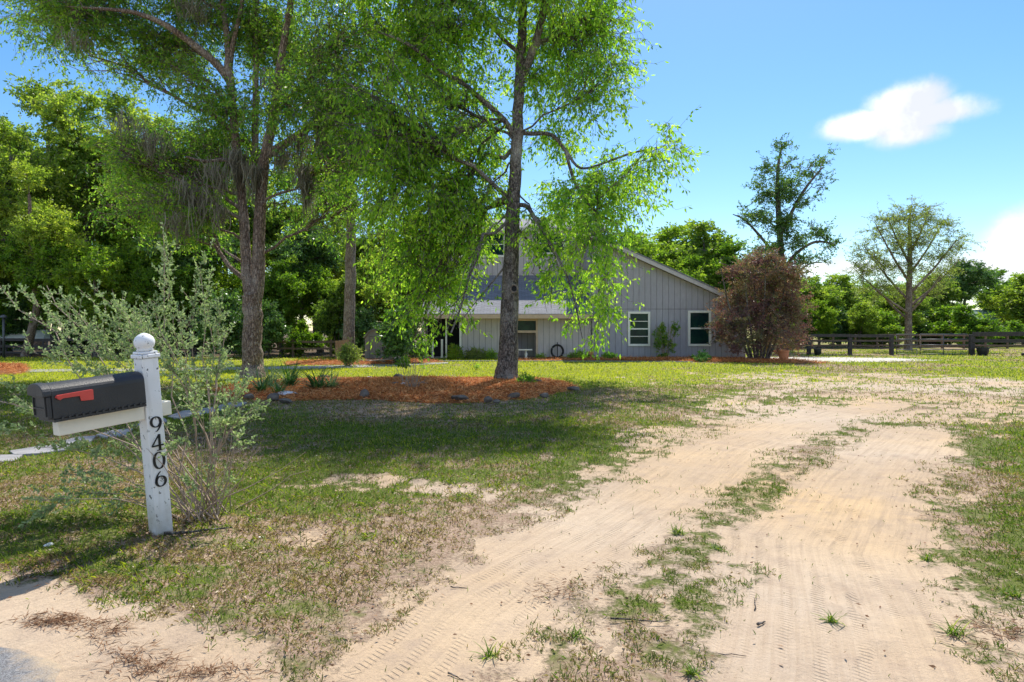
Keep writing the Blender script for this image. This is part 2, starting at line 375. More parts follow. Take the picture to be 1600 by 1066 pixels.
def ell(x, y, px, py, rx, ry):          # a soft patch
    cx, cy = G(px, py); y0 = G(px, py+ry)[1]; y1 = G(px, py-ry)[1]; a = rx*cy/FPX; b = (y1-y0)/2
    return np.clip(1.3-np.hypot((x-cx)/a, (y-(y0+y1)/2)/b), 0, 1)
def masks(x, y):
    n1 = fbm(x*1.3, y*1.3, 3, 5); n2 = fbm(x*5, y*5, 9, 4); n3 = fbm(x*.45, y*.45, 21, 3)
    dl, al, cl = track(x, y, TRK_L); dr, ar, cr = track(x, y, TRK_R)
    dm = np.minimum(dl, dr)
    core = 1-sst(.66, 1.08, dm+(n1-.5)*.8+(n2-.5)*.7)
    wear = .03+.40*(1-sst(.9, 1.9, dm))+.22*(1-sst(1.2, 3.2, dm))*sst(7, 10, y)
    for (px, py, rx, ry, s) in [(560, 752, 190, 28, .75), (700, 800, 170, 36, .6), (900, 742, 150, 40, .55), (430, 900, 260, 70, .22), (1050, 690, 120, 30, .5),
                                (1350, 606, 330, 30, .58), (1480, 636, 240, 36, .66), (1580, 605, 200, 22, .66), (1320, 640, 160, 26, .4), (1540, 760, 120, 60, .12), (1120, 640, 150, 26, .35),
                                (900, 1010, 200, 70, .35), (560, 1040, 140, 40, .3), (300, 1000, 200, 60, .3), (1530, 960, 120, 90, .25), (1350, 648, 260, 30, .45)]:
        wear = wear+ell(x, y, px, py, rx, ry)*s
    rd = road_dist(x, y)+.5*sst(-2.7, -3.7, x); verge = 1-sst(.30, .62, rd+(n1-.5)*.6+(n2-.5)*.3)
    sand = np.maximum(np.maximum(core, verge), (.66+.16*sst(8, 12, y))*sst(.30, .62, np.clip(wear, 0, .8)*.8+(n1-.5)*1.0+(n2-.5)*1.1))
    fade = sst(30, 20, y) if False else 1-sst(22, 30, y)
    sand = np.clip(sand*np.maximum(fade, .0), 0, 1)
    sand = np.maximum(sand, .44*(1-sst(1.0, 1.75, dm+(n2-.5)*.6))*(1-sst(9, 12, y)))
    dry = np.clip(.37+(n3-.5)*1.5+(n2-.5)*1.5, 0, 1)
    dry = dry+.30*ell(x, y, 420, 900, 420, 130)+.25*ell(x, y, 600, 650, 300, 30)+.12*ell(x, y, 1400, 640, 400, 60)+.2*ell(x, y, 1560, 850, 160, 200)
    dry = dry-.45*sst(16, 20, y)*(1-sst(6, 11, x))-.15*ell(x, y, 760, 690, 330, 40)-.15*ell(x, y, 150, 700, 220, 60)
    wood = sst(33, 36, y+.0*x)*(1-sst(2, 5, x))
    return sand, np.clip(dry, 0, 1), wood, (al, cl, dl), (ar, cr, dr), n1, n2
def height(x, y, sand=None, m=None):
    x = np.asarray(x, float); y = np.asarray(y, float)
    if m is None: m = masks(x, y)
    sand = m[0]; near = 1-sst(12, 24, y)
    h = (fbm(x*.8, y*.8, 31, 3)-.5)*.07+(fbm(x*4, y*4, 41, 3)-.5)*.018-.022*sand
    for (a, c, d) in (m[3], m[4]):
        h = h+np.where(d < 1.1, (fbm(c*4.0, a*.35, 51, 3)-.5)*.035, 0)*(1-sst(.8, 1.1, d))
    for (px, py, an) in ((1345, 940, .2), (1300, 925, .1), (1292, 905, 0), (1352, 880, .1), (1305, 832, 0), (1390, 1024, .3), (1338, 798, .1)):
        if y.size < 50: break
        cx, cy = G(px, py); u_ = ((x-cx)*math.cos(an)-(y-cy)*math.sin(an))/.055; v_ = ((x-cx)*math.sin(an)+(y-cy)*math.cos(an))/.13; q_ = u_*u_+v_*v_
        h = h-.016*np.exp(-q_**2)+.006*np.exp(-(q_-1.9)**2*2)
    return h*near
def HZ(x, y): return float(height(np.array([x]), np.array([y]))[0])
def axis(a, b, fine_a, fine_b, step, g):
    l = list(np.arange(fine_a, fine_b, step)); s = step
    while l[-1] < b: s *= g; l.append(l[-1]+s)
    s = step; f = []
    c = fine_a
    while c > a: s *= 1.12; c -= s; f.append(c)
    return np.array(f[::-1]+l)
ys = axis(-60, 900, 2.2, 6.2, .035, 1.0095)
xr = list(np.arange(0, 4.6, .04)); s_ = .04
while xr[-1] < 700: s_ *= 1.032; xr.append(xr[-1]+s_)
xs = np.array([-v for v in xr[:0:-1]]+xr)
GX, GY = np.meshgrid(xs, ys); fx, fy = GX.ravel(), GY.ravel(); MK = masks(fx, fy); hz = height(fx, fy, m=MK)
nx_, ny_ = len(xs), len(ys); ii = np.arange(nx_*ny_).reshape(ny_, nx_)
F = np.stack([ii[:-1, :-1], ii[:-1, 1:], ii[1:, 1:], ii[1:, :-1]], -1).reshape(-1, 4)
useL = MK[3][2] < MK[4][2]
trk = np.stack([np.where(useL, MK[3][1], MK[4][1]), np.where(useL, MK[3][0], MK[4][0]), np.minimum(MK[3][2], MK[4][2]), np.ones(len(fx))], 1)
gm = quads_mesh('ground', np.stack([fx, fy, hz], 1), F, None,
                {'mask': np.stack([MK[0], MK[1], MK[2], np.ones(len(fx))], 1), 'trk': trk})
m, t = mat_new('yard_ground'); v = objc(t)
mk = nd(t, 'ShaderNodeSeparateColor'); t.links.new(attr(t, 'mask', 'Color'), mk.inputs[0])
tk = nd(t, 'ShaderNodeSeparateColor'); t.links.new(attr(t, 'trk', 'Color'), tk.inputs[0])
nA = tnoise(t, v, 7, 6, .65); nB = tnoise(t, v, 45, 4, .7); nC = tnoise(t, v, 1.1, 4, .6); nD = tnoise(t, v, 160, 3, .7); nE = tnoise(t, v, .28, 3, .5)
sandc = tmix(t, trange(t, nC, .35, .68), (.52, .385, .25), (.46, .35, .25)); sandc = tmix(t, trange(t, nA, .42, .75, 0, .45), sandc, (.40, .295, .205))
sandc = tmix(t, trange(t, tnoise(t, v, .55, 3, .5), .48, .62, 0, .7), sandc, (.60, .42, .23)); sandc = tmix(t, trange(t, nD, .60, .72, 0, .5), sandc, (.36, .28, .21)); sandc = tmix(t, trange(t, nE, .45, .62, 0, .6), sandc, (.52, .44, .36))
grn = tmix(t, trange(t, nB, .3, .7), (.10, .13, .018), (.32, .34, .03)); drc = tmix(t, trange(t, nB, .3, .7), (.17, .11, .075), (.46, .34, .25))
dryf = tm(t, 'ADD', mk.outputs[1], tm(t, 'MULTIPLY', tm(t, 'SUBTRACT', nA, .5), 1.1))
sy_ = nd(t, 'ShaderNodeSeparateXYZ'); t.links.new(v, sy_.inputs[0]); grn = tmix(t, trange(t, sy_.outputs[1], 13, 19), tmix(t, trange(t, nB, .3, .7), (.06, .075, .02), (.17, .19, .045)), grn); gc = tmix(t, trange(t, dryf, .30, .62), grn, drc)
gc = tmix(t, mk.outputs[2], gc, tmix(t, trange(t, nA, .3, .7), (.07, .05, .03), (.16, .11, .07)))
sf = trange(t, tm(t, 'ADD', tm(t, 'ADD', mk.outputs[0], tm(t, 'MULTIPLY', tm(t, 'SUBTRACT', nA, .5), 1.6)), tm(t, 'MULTIPLY', tm(t, 'SUBTRACT', nB, .5), 1.0)), .33, .62)
cc = tmix(t, sf, gc, sandc)
# tyre treads pressed in the sand: bands across the track, lugs along it
band = tm(t, 'SINE', tm(t, 'MULTIPLY', tm(t, 'ADD', tk.outputs[0], tm(t, 'MULTIPLY', nC, .25)), 38.0))
band2 = trange(t, band, .25, .7)
lug = tm(t, 'SINE', tm(t, 'MULTIPLY', tm(t, 'ADD', tk.outputs[1], tm(t, 'MULTIPLY', tk.outputs[0], .35)), 200.0))
patchy = trange(t, tnoise(t, tmap(t, v, (1.6, .7, 1)), 1.3, 3, .6), .44, .58)
lugh = tm(t, 'MULTIPLY', tm(t, 'MULTIPLY', trange(t, lug, -.3, .5), band2), tm(t, 'MULTIPLY', patchy, trange(t, tk.outputs[2], .95, .75)))
cmb = nd(t, 'ShaderNodeCombineXYZ'); setin(t, cmb, 0, tm(t, 'MULTIPLY', tk.outputs[0], 30.0)); setin(t, cmb, 1, tm(t, 'MULTIPLY', tk.outputs[1], .9))
streak = tnoise(t, cmb.outputs[0], 1.0, 5, .65)
cc = tmix(t, tm(t, 'MULTIPLY', sf, trange(t, streak, .42, .72, 0, .6)), cc, (.36, .265, .185)); cc = tmix(t, tm(t, 'MULTIPLY', sf, trange(t, tnoise(t, v, 90, 2, .8), .66, .72, 0, .7)), cc, (.16, .11, .075)); cc = tmix(t, tm(t, 'MULTIPLY', sf, trange(t, tnoise(t, v, 3.3, 5, .65), .52, .66, 0, .55)), cc, (.37, .28, .21))
hgt = tm(t, 'ADD', tm(t, 'MULTIPLY', nA, .9), tm(t, 'MULTIPLY', nB, .5))
hgt = tm(t, 'ADD', hgt, tm(t, 'MULTIPLY', sf, tm(t, 'ADD', tm(t, 'MULTIPLY', lugh, -.42), tm(t, 'MULTIPLY', streak, .7))))
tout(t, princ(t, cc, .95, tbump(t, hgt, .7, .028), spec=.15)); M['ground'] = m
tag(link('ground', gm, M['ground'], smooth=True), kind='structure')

# the road's ragged tarmac edge in the near left corner
m, t = mat_new('old_asphalt'); v = objc(t); n = tnoise(t, v, 140, 3, .8); n2 = tnoise(t, v, 3, 4, .6)
c = tmix(t, trange(t, n, .35, .65), (.07, .07, .075), (.33, .33, .34)); sp = nd(t, 'ShaderNodeSeparateXYZ'); t.links.new(v, sp.inputs[0]); dd_ = tm(t, 'ADD', tm(t, 'MULTIPLY', tm(t, 'SUBTRACT', sp.outputs[0], RD0[0]), .61), tm(t, 'MULTIPLY', tm(t, 'SUBTRACT', sp.outputs[1], RD0[1]), .79)); dd_ = tm(t, 'ADD', dd_, tm(t, 'MULTIPLY', tm(t, 'SUBTRACT', tnoise(t, v, 14, 6, .75), .5), .35)); c = tmix(t, trange(t, dd_, -.12, .04), c, (.50, .385, .26)); c = tmix(t, trange(t, n2, .55, .75, 0, .4), c, (.45, .37, .28))
tout(t, princ(t, c, .9, tbump(t, n, .8, .008), spec=.2)); M['asphalt'] = m
rv = []; rf = []; nr = 260
for i in range(nr):
    s = -14+28*i/(nr-1); j = (float(fbm(np.array([s*2.2]), np.array([.5]), 5, 4)[0])-.5)*.5+(float(vnoise(np.array([s*14]), np.array([1.]), 8)[0])-.5)*.05
    for k, dd in enumerate((0, -.12, -.6, -6)):
        q = dd+(j if k < 3 else 0); X = RD0[0]+RDN[0]*q+.79*s; Y = RD0[1]+RDN[1]*q-.61*s
        rv.append((X, Y, HZ(X, Y)+(.001 if k == 0 else .012 if k == 1 else .03 if k == 2 else .05)))
rf = [(i*4+k, i*4+k+1, (i+1)*4+k+1, (i+1)*4+k) for i in range(nr-1) for k in range(3)]
tag(link('road', quads_mesh('road', rv, rf), M['asphalt'], smooth=True), kind='structure')

# mulch: pine straw beds
m, t = mat_new('pine_straw'); v = objc(t); n = tnoise(t, tmap(t, v, (1, 2.2, 1), (0, 0, .5)), 30, 5, .7, 1.5); n2 = tnoise(t, v, 2.2, 4, .6)
c = tramp(t, n, [(.3, (.18, .05, .015)), (.5, (.47, .175, .055)), (.7, (.72, .34, .14))]); c = tmix(t, trange(t, n2, .42, .6, 0, .75), c, (.17, .085, .045))
tout(t, princ(t, c, .9, tbump(t, n, .9, .05), spec=.15)); M['mulch'] = m
M['straw'] = leaf_mat('straw_needles', [(0, (.24, .065, .02)), (.5, (.62, .22, .06)), (1, (.88, .50, .22))], .3, .7, tsat=(1, 1, 1))
BEDS = []
def inside(poly, x, y):
    c = np.zeros(x.shape, bool); j = len(poly)-1
    for i in range(len(poly)):
        xi, yi = poly[i]; xj, yj = poly[j]
        c ^= ((yi > y) != (yj > y)) & (x < (xj-xi)*(y-yi)/((yj-yi)+1e-12)+xi); j = i
    return c
def bed(name, poly, label, hgt=.09, nst=9000, sl=.16, seed=3, rnd=.12):
    poly = [Vector(p) for p in poly]; cx = sum(p[0] for p in poly)/len(poly); cy = sum(p[1] for p in poly)/len(poly)
    ring = []
    for i in range(len(poly)):
        a, b = poly[i], poly[(i+1) % len(poly)]; k = max(2, int((b-a).length/.15))
        ring += [a.lerp(b, j/k) for j in range(k)]
    r = np.array([(p[0], p[1]) for p in ring]); r = r+((np.stack([fbm(r[:, 0]*1.6, r[:, 1]*1.6, 3), fbm(r[:, 0]*1.6, r[:, 1]*1.6, 5)], 1)-.5)*rnd*4)
    rings = 22; V = []
    for k in range(rings):
        f = 1-k/(rings-1)*.995; q = np.array([cx, cy])+(r-np.array([cx, cy]))*f
        z = height(q[:, 0], q[:, 1])+(-.012 if k == 0 else 0)+hgt*(1-f**5)*.8+(fbm(q[:, 0]*3, q[:, 1]*3, 77)-.35)*hgt*(1-f**8)*1.2
        V.append(np.column_stack([q, z]))
    n = len(r); V = np.concatenate(V); idx = np.arange(rings*n).reshape(rings, n); nx = np.roll(idx, -1, 1)
    F = np.stack([idx[:-1], nx[:-1], nx[1:], idx[1:]], -1).reshape(-1, 4)
    o = link(name, quads_mesh(name, V, F), M['mulch'], smooth=True); tag(o, label, 'mulch bed', kind='stuff')
    # loose needles and bark shreds lying on it
    rg = np.random.default_rng(seed); fi = rg.integers(0, len(F), nst); uu = rg.uniform(0, 1, (nst, 2))
    c4 = V[F[fi]]; pp = (c4[:, 0]*(1-uu[:, :1])+c4[:, 1]*uu[:, :1])*(1-uu[:, 1:])+(c4[:, 3]*(1-uu[:, :1])+c4[:, 2]*uu[:, :1])*uu[:, 1:]
    pp[:, 2] += rg.uniform(.0, .03, nst); d = rg.normal(size=(nst, 3)); d[:, 2] = np.abs(d[:, 2])*.25
    LV, LF = leaves(pp, d, rg, sl, .016, up=1.2)
    o2 = link('pine_straw', quads_mesh('pine_straw', LV, LF, {'rnd': np.repeat(rg.uniform(0, 1, nst), 4)}), M['straw'], o)
    o2['kind'] = 'stuff'
    BEDS.append([(float(a), float(b)) for a, b in r]); return o
island = [G(*p) for p in [(330, 612), (372, 598), (480, 592), (640, 590), (760, 591), (860, 592), (892, 598), (902, 606), (870, 616), (815, 625), (745, 631), (660, 630), (590, 625), (520, 624), (430, 626), (360, 622)]]
bed('mulch_bed', island, 'orange pine straw island bed around the two big front trees', .06, 70000, .11)
bed('mulch_bed', [(-.3, 30.2), (6, 30.0), (11, 28.6), (13.2, 27.9), (14.4, 28.6), (14.2, 31.5), (12.4, 33.0), (-.3, 33.0)], 'long rusty mulch bed under the two white framed windows', .07, 16000, .2, 5)
bed('mulch_bed', [G(*p) for p in [(-60, 587), (20, 586), (46, 582), (40, 573), (10, 570), (-60, 570)]], 'orange mulch patch beside the path left of the mailbox', .09, 7000, .2, 6)
bed('mulch_bed', [(-9.5, 26.8), (-4.6, 27.2), (-3.2, 29.2), (-3.6, 31.0), (-7, 31.2), (-10.5, 29.5)], 'brown leafy mulch in front of the grey storage shed', .07, 7000, .2, 7)

# grass blades (nobody could count them)
m, t = mat_new('grass_blades'); a = attr(t, 'rnd')
c = tramp(t, a, [(0, (.16, .10, .055)), (.22, (.40, .31, .19)), (.34, (.30, .27, .10)), (.42, (.10, .15, .02)), (.56, (.10, .19, .022)), (.80, (.19, .28, .028)), (.9, (.34, .42, .03)), (1, (.62, .62, .05))])
p = princ(t, c, .6, spec=.3); tr = nd(t, 'ShaderNodeBsdfTranslucent'); t.links.new(tmix(t, 1., c, (1.15, 1.25, .6), 'MULTIPLY'), tr.inputs[0])
mx_ = nd(t, 'ShaderNodeMixShader'); mx_.inputs[0].default_value = .4; t.links.new(p, mx_.inputs[1]); t.links.new(tr.outputs[0], mx_.inputs[2]); tout(t, mx_.outputs[0]); M['grass'] = m
PAVERS = [[(-60, 718), (-20, 712), (36, 711), (22, 721), (-30, 724)], [(14, 706), (60, 699), (112, 695), (104, 704), (60, 710), (22, 712)], [(92, 693), (120, 685), (150, 683), (142, 692), (110, 696)],
          [(150, 682), (175, 675), (208, 672), (200, 681), (165, 686)], [(262, 652), (285, 644), (345, 636), (352, 641), (310, 650), (275, 656)], [(342, 634), (362, 629), (386, 629), (378, 634), (352, 638)],
          [(205, 668), (225, 662), (258, 656), (262, 661), (235, 668)]]
PAVW = [[G(*q) for q in p] for p in PAVERS]
rg = np.random.default_rng(11)
def scatter(y0, y1, dens):
    wm_ = .88*y1+2.2; n = int(2*wm_*(y1-y0)*dens); y = rg.uniform(y0, y1, n); x = rg.uniform(-wm_, wm_, n); k = np.abs(x) < .88*y+2.2; return x[k], y[k]
GV = []; GA = []
for (y0, y1, dens, wd, ln) in [(1.6, 4.4, 6200, .0042, .045), (4.4, 7, 3400, .0055, .05), (7, 11, 1600, .0085, .055), (11, 17, 620, .013, .06), (17, 24, 230, .021, .07), (24, 33, 100, .030, .075), (33, 48, 35, .045, .08)]:
    x, y = scatter(y0, y1, dens); mkk = masks(x, y); sand, dry = mkk[0], mkk[1]; n1, n2 = mkk[5], mkk[6]
    tus = sst(.46, .57, fbm(x*10.5, y*10.5, 63, 3))*(.55+.6*sst(.4, .6, fbm(x*2.3, y*2.3, 67, 2))); bare = sst(.02, .5, sand+.35*np.clip(dry-.5, 0, 1))
    keep = rg.uniform(0, 1, len(x)) < np.clip(1.02-sand*1.05, 0.002, 1)**.8*((1-bare)*(.4+.8*sst(.35, .6, n2))+bare*1.5*tus)
    keep &= road_dist(x, y) > .12
    for b in BEDS+PAVW+[[(12.6, 31.4), (15.5, 30.0), (18.5, 30.6), (20, 31.6), (19.6, 33.4), (13, 34.2)]]: keep &= ~(inside(b, x, y) & (rg.uniform(0, 1, len(x)) > .03+.5*sst(.52, .62, fbm(x*1.1+3, y*1.1, 91, 3))*(len(b) > 8)))
    keep &= ~((y > 32.5) & (x > -5.4) & (x < 13)) & (mkk[2] < rg.uniform(.2, 1, len(x)))
    x, y, sand, dry, n1, n2 = (q[keep] for q in (x, y, sand, dry, n1, n2)); n = len(x)
    z = height(x, y); az_ = rg.uniform(0, 2*PI, n); lean = rg.uniform(.3, 1.45, n)
    isdry = rg.uniform(0, 1, n) < np.clip((dry-.22)*1.6, .10, .92)*(1-.35*sst(.3, .9, sand))
    lean = np.where(isdry, lean+.25, lean)
    L = ln*rg.uniform(.4, 1.35, n)*np.where(isdry, .9, 1)*(.7+.6*n1)*(1-.35*(1-sst(1.0, 2.4, np.minimum(mkk[3][2], mkk[4][2])[keep]))); W = wd*rg.uniform(.6, 1.4, n)
    dx, dy = np.cos(az_), np.sin(az_); wx, wy = -dy, dx
    B = np.column_stack([x, y, z-.003]); wv = np.column_stack([wx, wy, np.zeros(n)])*W[:, None]/2
    mid = B+np.column_stack([dx*np.sin(lean*.6), dy*np.sin(lean*.6), np.cos(lean*.6)])*L[:, None]*.5
    tip = mid+np.column_stack([dx*np.sin(lean), dy*np.sin(lean), np.cos(lean)])*L[:, None]*.55
    GV.append(np.stack([B-wv, B+wv, mid+wv*.8, tip, mid-wv*.8], 1).reshape(-1, 3))
    nt_ = np.minimum(mkk[3][2], mkk[4][2])[keep]; mid_s = (1-sst(1.0, 2.4, nt_))*(1-sst(9, 13, y)); lush = rg.uniform(.42, .95, n)-.26*mid_s+(n1-.5)*.25+.36*sst(16, 20, y)*(1-.5*sst(5, 12, x))
    GA.append(np.repeat(np.where(isdry, rg.uniform(0, .38, n), np.clip(lush, .4, 1)), 5))
V = np.concatenate(GV); nb = len(V)//5
tag(link('grass', quads_mesh('grass', V, np.arange(5*nb).reshape(nb, 5), {'rnd': np.concatenate(GA)}), M['grass']), 'short patchy lawn grass with dry blades beside the sandy drive', 'grass', kind='stuff')
# fallen leaves, needles and bits of bark on the near verge
x, y = scatter(2.4, 9, 260); k = (rg.uniform(0, 1, len(x)) < (.9-.55*sst(-.8, 1.2, x))*(1-.88*masks(x, y)[0])) & (road_dist(x, y) > .1); x, y = x[k], y[k]; n = len(x)
nx2 = []
for (px, py, rx, ry, cn) in [(85, 972, 50, 10, 420), (165, 985, 40, 16, 200), (215, 1035, 60, 26, 330), (120, 905, 60, 14, 160), (60, 880, 60, 12, 200), (330, 1050, 90, 14, 260), (870, 925, 45, 16, 160), (1560, 985, 70, 24, 260)]:
    q = rg.normal(size=(cn, 2))*.5; q += np.sin(q[:, ::-1]*5+px)*.35; P_ = np.array([G(px+a*rx, py+b2*ry) for a, b2 in q]); nx2.append(P_)
nx2 = np.concatenate(nx2); x = np.concatenate([x, nx2[:, 0]]); y = np.concatenate([y, nx2[:, 1]]); extra = len(nx2); n = len(x)
d = rg.normal(size=(n, 3)); d[:, 2] *= .12
LV, LF = leaves(np.column_stack([x, y, height(x, y)+.008+rg.uniform(0, .012, n)]), d, rg, np.where(np.arange(n) < n-extra, .030, .055), np.where(np.arange(n) < n-extra, .012, .0045), up=2.5)
M['litter'] = leaf_mat('dead_leaves', [(0, (.13, .06, .03)), (.5, (.30, .16, .08)), (.8, (.46, .34, .22)), (1, (.62, .52, .38))], .15, .8, tsat=(1, 1, 1))
tag(link('leaf_litter', quads_mesh('leaf_litter', LV, LF, {'rnd': np.repeat(np.where(np.arange(n) < n-extra, rg.uniform(0, 1, n), rg.uniform(0, .6, n)), 4)}), M['litter']), 'dead leaves and needles scattered over the near grass', 'leaf litter', kind='stuff')

# ------------------------------------------------------------------ paving, path, gravel
m, t = mat_new('worn_concrete'); v = objc(t); n = tnoise(t, v, 3, 6, .65); n2 = tnoise(t, v, 60, 3, .6)
c = tmix(t, trange(t, n, .3, .7), (.24, .23, .235), (.38, .37, .37)); c = tmix(t, trange(t, n2, .55, .75, 0, .4), c, (.25, .24, .23))
tout(t, princ(t, c, .85, tbump(t, n2, .3, .005), spec=.25)); M['concrete'] = m
pl = ['pale stepping slab cut off by the left edge of the photo', 'largest pale stepping slab below the black mailbox', 'pale stepping slab just left of the white post arm', 'small pale stepping slab left of the white post',
      'long pale stepping slab right of the mailbox behind the shrub', 'small pale stepping slab nearest the island bed', 'pale stepping slab half hidden by the white post']
for i, p in enumerate(PAVW):
    b = MB(); c = Vector((sum(q[0] for q in p)/len(p), sum(q[1] for q in p)/len(p))); z = HZ(c.x, c.y)
    b.slab([(q[0]-c.x, q[1]-c.y) for q in p][::-1], -.04, .028); o = b.build('stepping_slab', M['concrete'], bevel=.008); o.location = (c.x, c.y, z)
    tag(o, pl[i], 'paving slab', 'stepping slabs across the lawn')
b = MB(); pts_n = [G(q[0], q[1]) for q in [(-60, 583), (160, 581), (330, 579), (470, 577), (600, 573.5), (700, 568.5)]]; pts_f = [G(q[0], q[1]) for q in [(-60, 579), (160, 577), (330, 575), (470, 573), (600, 570), (700, 566.5)]]
b.slab(pts_n+pts_f[::-1], .0, .02); tag(b.build('path', M['concrete']), kind='structure')
M['whitesand'] = plain('crushed_limestone', (.52, .48, .42), .9, .12, 2, .3)
def sheet(poly, z):
    b = MB(); b.slab(poly, -.05, z); return b
gp = [(11.9, 31.0), (13.5, 30.2), (15.5, 29.3), (18.5, 29.9), (21, 31.0), (20.5, 33.2), (17, 34.6), (12.4, 34.6)]
gq = []
for i in range(len(gp)):
    a, b2 = Vector(gp[i]), Vector(gp[(i+1) % len(gp)])
    for j in range(8):
        q = a.lerp(b2, j/8); nn = (fbm(np.array([q.x*1.5]), np.array([q.y*1.5]), 4)[0]-.5)*1.2; gq.append((q.x+nn, q.y+nn*.4))
tag(sheet(gq, .006).build('gravel_pad', M['whitesand']), kind='structure')
b = MB(); b.slab([(-4.8, 29.9), (4, 29.75), (8.2, 29.2), (8.3, 29.32), (4, 29.9), (-4.8, 30.05)], .0, .05)
tag(b.build('garden_edging', M['concrete']), 'thin pale concrete edging along the front of the house beds', 'edging')

# ------------------------------------------------------------------ the house
def paint(name, c, groove=.35):
    m, t = mat_new(name); v = objc(t); n = tnoise(t, tmap(t, v, (1, 1, .25)), 9, 5, .6); n2 = tnoise(t, v, .7, 4, .6); n3 = tnoise(t, tmap(t, v, (30, 30, 1.2)), 3, 4, .6)
    cc = tmix(t, trange(t, n, .3, .7), tuple(x*.90 for x in c), tuple(x*1.08 for x in c)); cc = tmix(t, trange(t, n2, .4, .7, 0, .35), cc, tuple(x*.8 for x in c))
    tout(t, princ(t, cc, .7, tbump(t, n3, .35, .006), spec=.3)); return m
M['siding'] = paint('lavender_grey_siding', (.44, .42, .485)); M['siding_warm'] = paint('warm_grey_siding', (.58, .53, .56))
M['backing'] = plain('groove_backing', (.10, .09, .10), .9)
M['trim'] = plain('white_trim', (.93, .91, .86), .5, .05, 5, .05); M['fascia'] = plain('tan_fascia', (.60, .45, .36), .6, .12, 5, .1)
M['rake'] = plain('pale_rake_board', (.56, .52, .54), .6, .1, 4, .1)
m, t = mat_new('asphalt_shingles'); v = objc(t); br = nd(t, 'ShaderNodeTexBrick'); setin(t, br, 0, tmap(t, nd(t, 'ShaderNodeTexCoord').outputs['UV'], (1, 1, 1)))
br.inputs['Scale'].default_value = 1; br.inputs['Brick Width'].default_value = .33; br.inputs['Row Height'].default_value = .14; br.inputs['Mortar Size'].default_value = .012
br.inputs['Color1'].default_value = (.15, .155, .18, 1); br.inputs['Color2'].default_value = (.25, .26, .30, 1); br.inputs['Mortar'].default_value = (.08, .08, .1, 1)
n = tnoise(t, v, 30, 4, .8); n2 = tnoise(t, v, 1.2, 4, .6)
c = tmix(t, trange(t, n, .35, .65, 0, .5), br.outputs[0], (.33, .34, .38)); c = tmix(t, trange(t, n2, .45, .7, 0, .3), c, (.14, .14, .16))
tout(t, princ(t, c, .85, tbump(t, tm(t, 'ADD', br.outputs[1], n), .5, .01), spec=.3)); M['shingle'] = m
m, t = mat_new('window_glass'); v = objc(t); n = tnoise(t, v, 1.6, 4, .6)
c = tmix(t, trange(t, n, .35, .65), (.006, .02, .03), (.015, .06, .045)); tout(t, princ(t, c, .12, spec=.15)); M['glass'] = m
m, t = mat_new('painted_shade'); tout(t, princ(t, (.012, .012, .014), .9)); M['dark'] = m  # near-black colour stands in for the shade inside openings

house = empty('house', (4, 33.2, 0)); HO = Vector(house.location)
tag(house, 'long lavender grey board sided house with two white framed windows and low shingle roof', 'house')
def hp(mb, name, mat, parent=None, **k):
    """house part in world coordinates"""
    pr = parent or house; off = HO
    if parent is not None and parent.get('_o') is not None: off = Vector(parent['_o'])
    mb.v = [(x-off.x, y-off.y, z-off.z) for x, y, z in mb.v]
    return mb.build(name, mat, pr, **k)
RAKE = lambda x: 5.38-.4505*(x-6.24)
def siding(name, x0, x1, z0, top, Y, mat, holes=(), seam=2.56, pitch=.305, dp=.035, back=.12):
    """vertical boards with real grooves over a dark backing"""
    b = MB(); bk = MB(); x = x0; tf = top if callable(top) else (lambda q: top)
    bk.prism([(x0, z0+.02), (x1, z0+.02), (x1, tf(x1)-.03), (x0, tf(x0)-.03)], Y+dp*.7, Y+dp+back)
    while x < x1-.01:
        e = min(x+pitch, x1); a, c = x+.008, e-.008
        segs = [(z0, None)]
        xb = [a]+sorted(q for h in holes for q in (h[0], h[1]) if a+.004 < q < c-.004)+[c]
        pcs = []
        for a, c in zip(xb[:-1], xb[1:]):
            lo = z0; mid_ = (a+c)/2
            for (h0, h1) in sorted((h[2], h[3]) for h in holes if h[0] < mid_ < h[1]): pcs.append((a, c, lo, h0)); lo = h1
            pcs.append((a, c, lo, None))
        for (a, c, q0, q1) in pcs:
            t0, t1 = (tf(a), tf(c)) if q1 is None else (q1, q1)
            if seam and q0 < seam < min(t0, t1)-.05:
                b.prism([(a, q0), (c, q0), (c, seam-.009), (a, seam-.009)], Y, Y+dp)
                b.prism([(a, seam+.009), (c, seam+.009), (c, t1), (a, t0)], Y-.003, Y+dp)
            elif min(t0, t1) > q0+.01: b.prism([(a, q0), (c, q0), (c, t1), (a, t0)], Y, Y+dp)
        x = e
    w_ = hp(b, name, mat); o = MB(); o.v = bk.v; o.f = bk.f
    w2 = o; w2.v = [(x-HO.x, y-HO.y, z-HO.z) for x, y, z in w2.v]; bo = w2.build('backing', M['backing'], w_); return w_
YW = 33.2; XR = 12.12
def PXW(px, py, Y): p = P(px, py, Y); return p.x, p.z
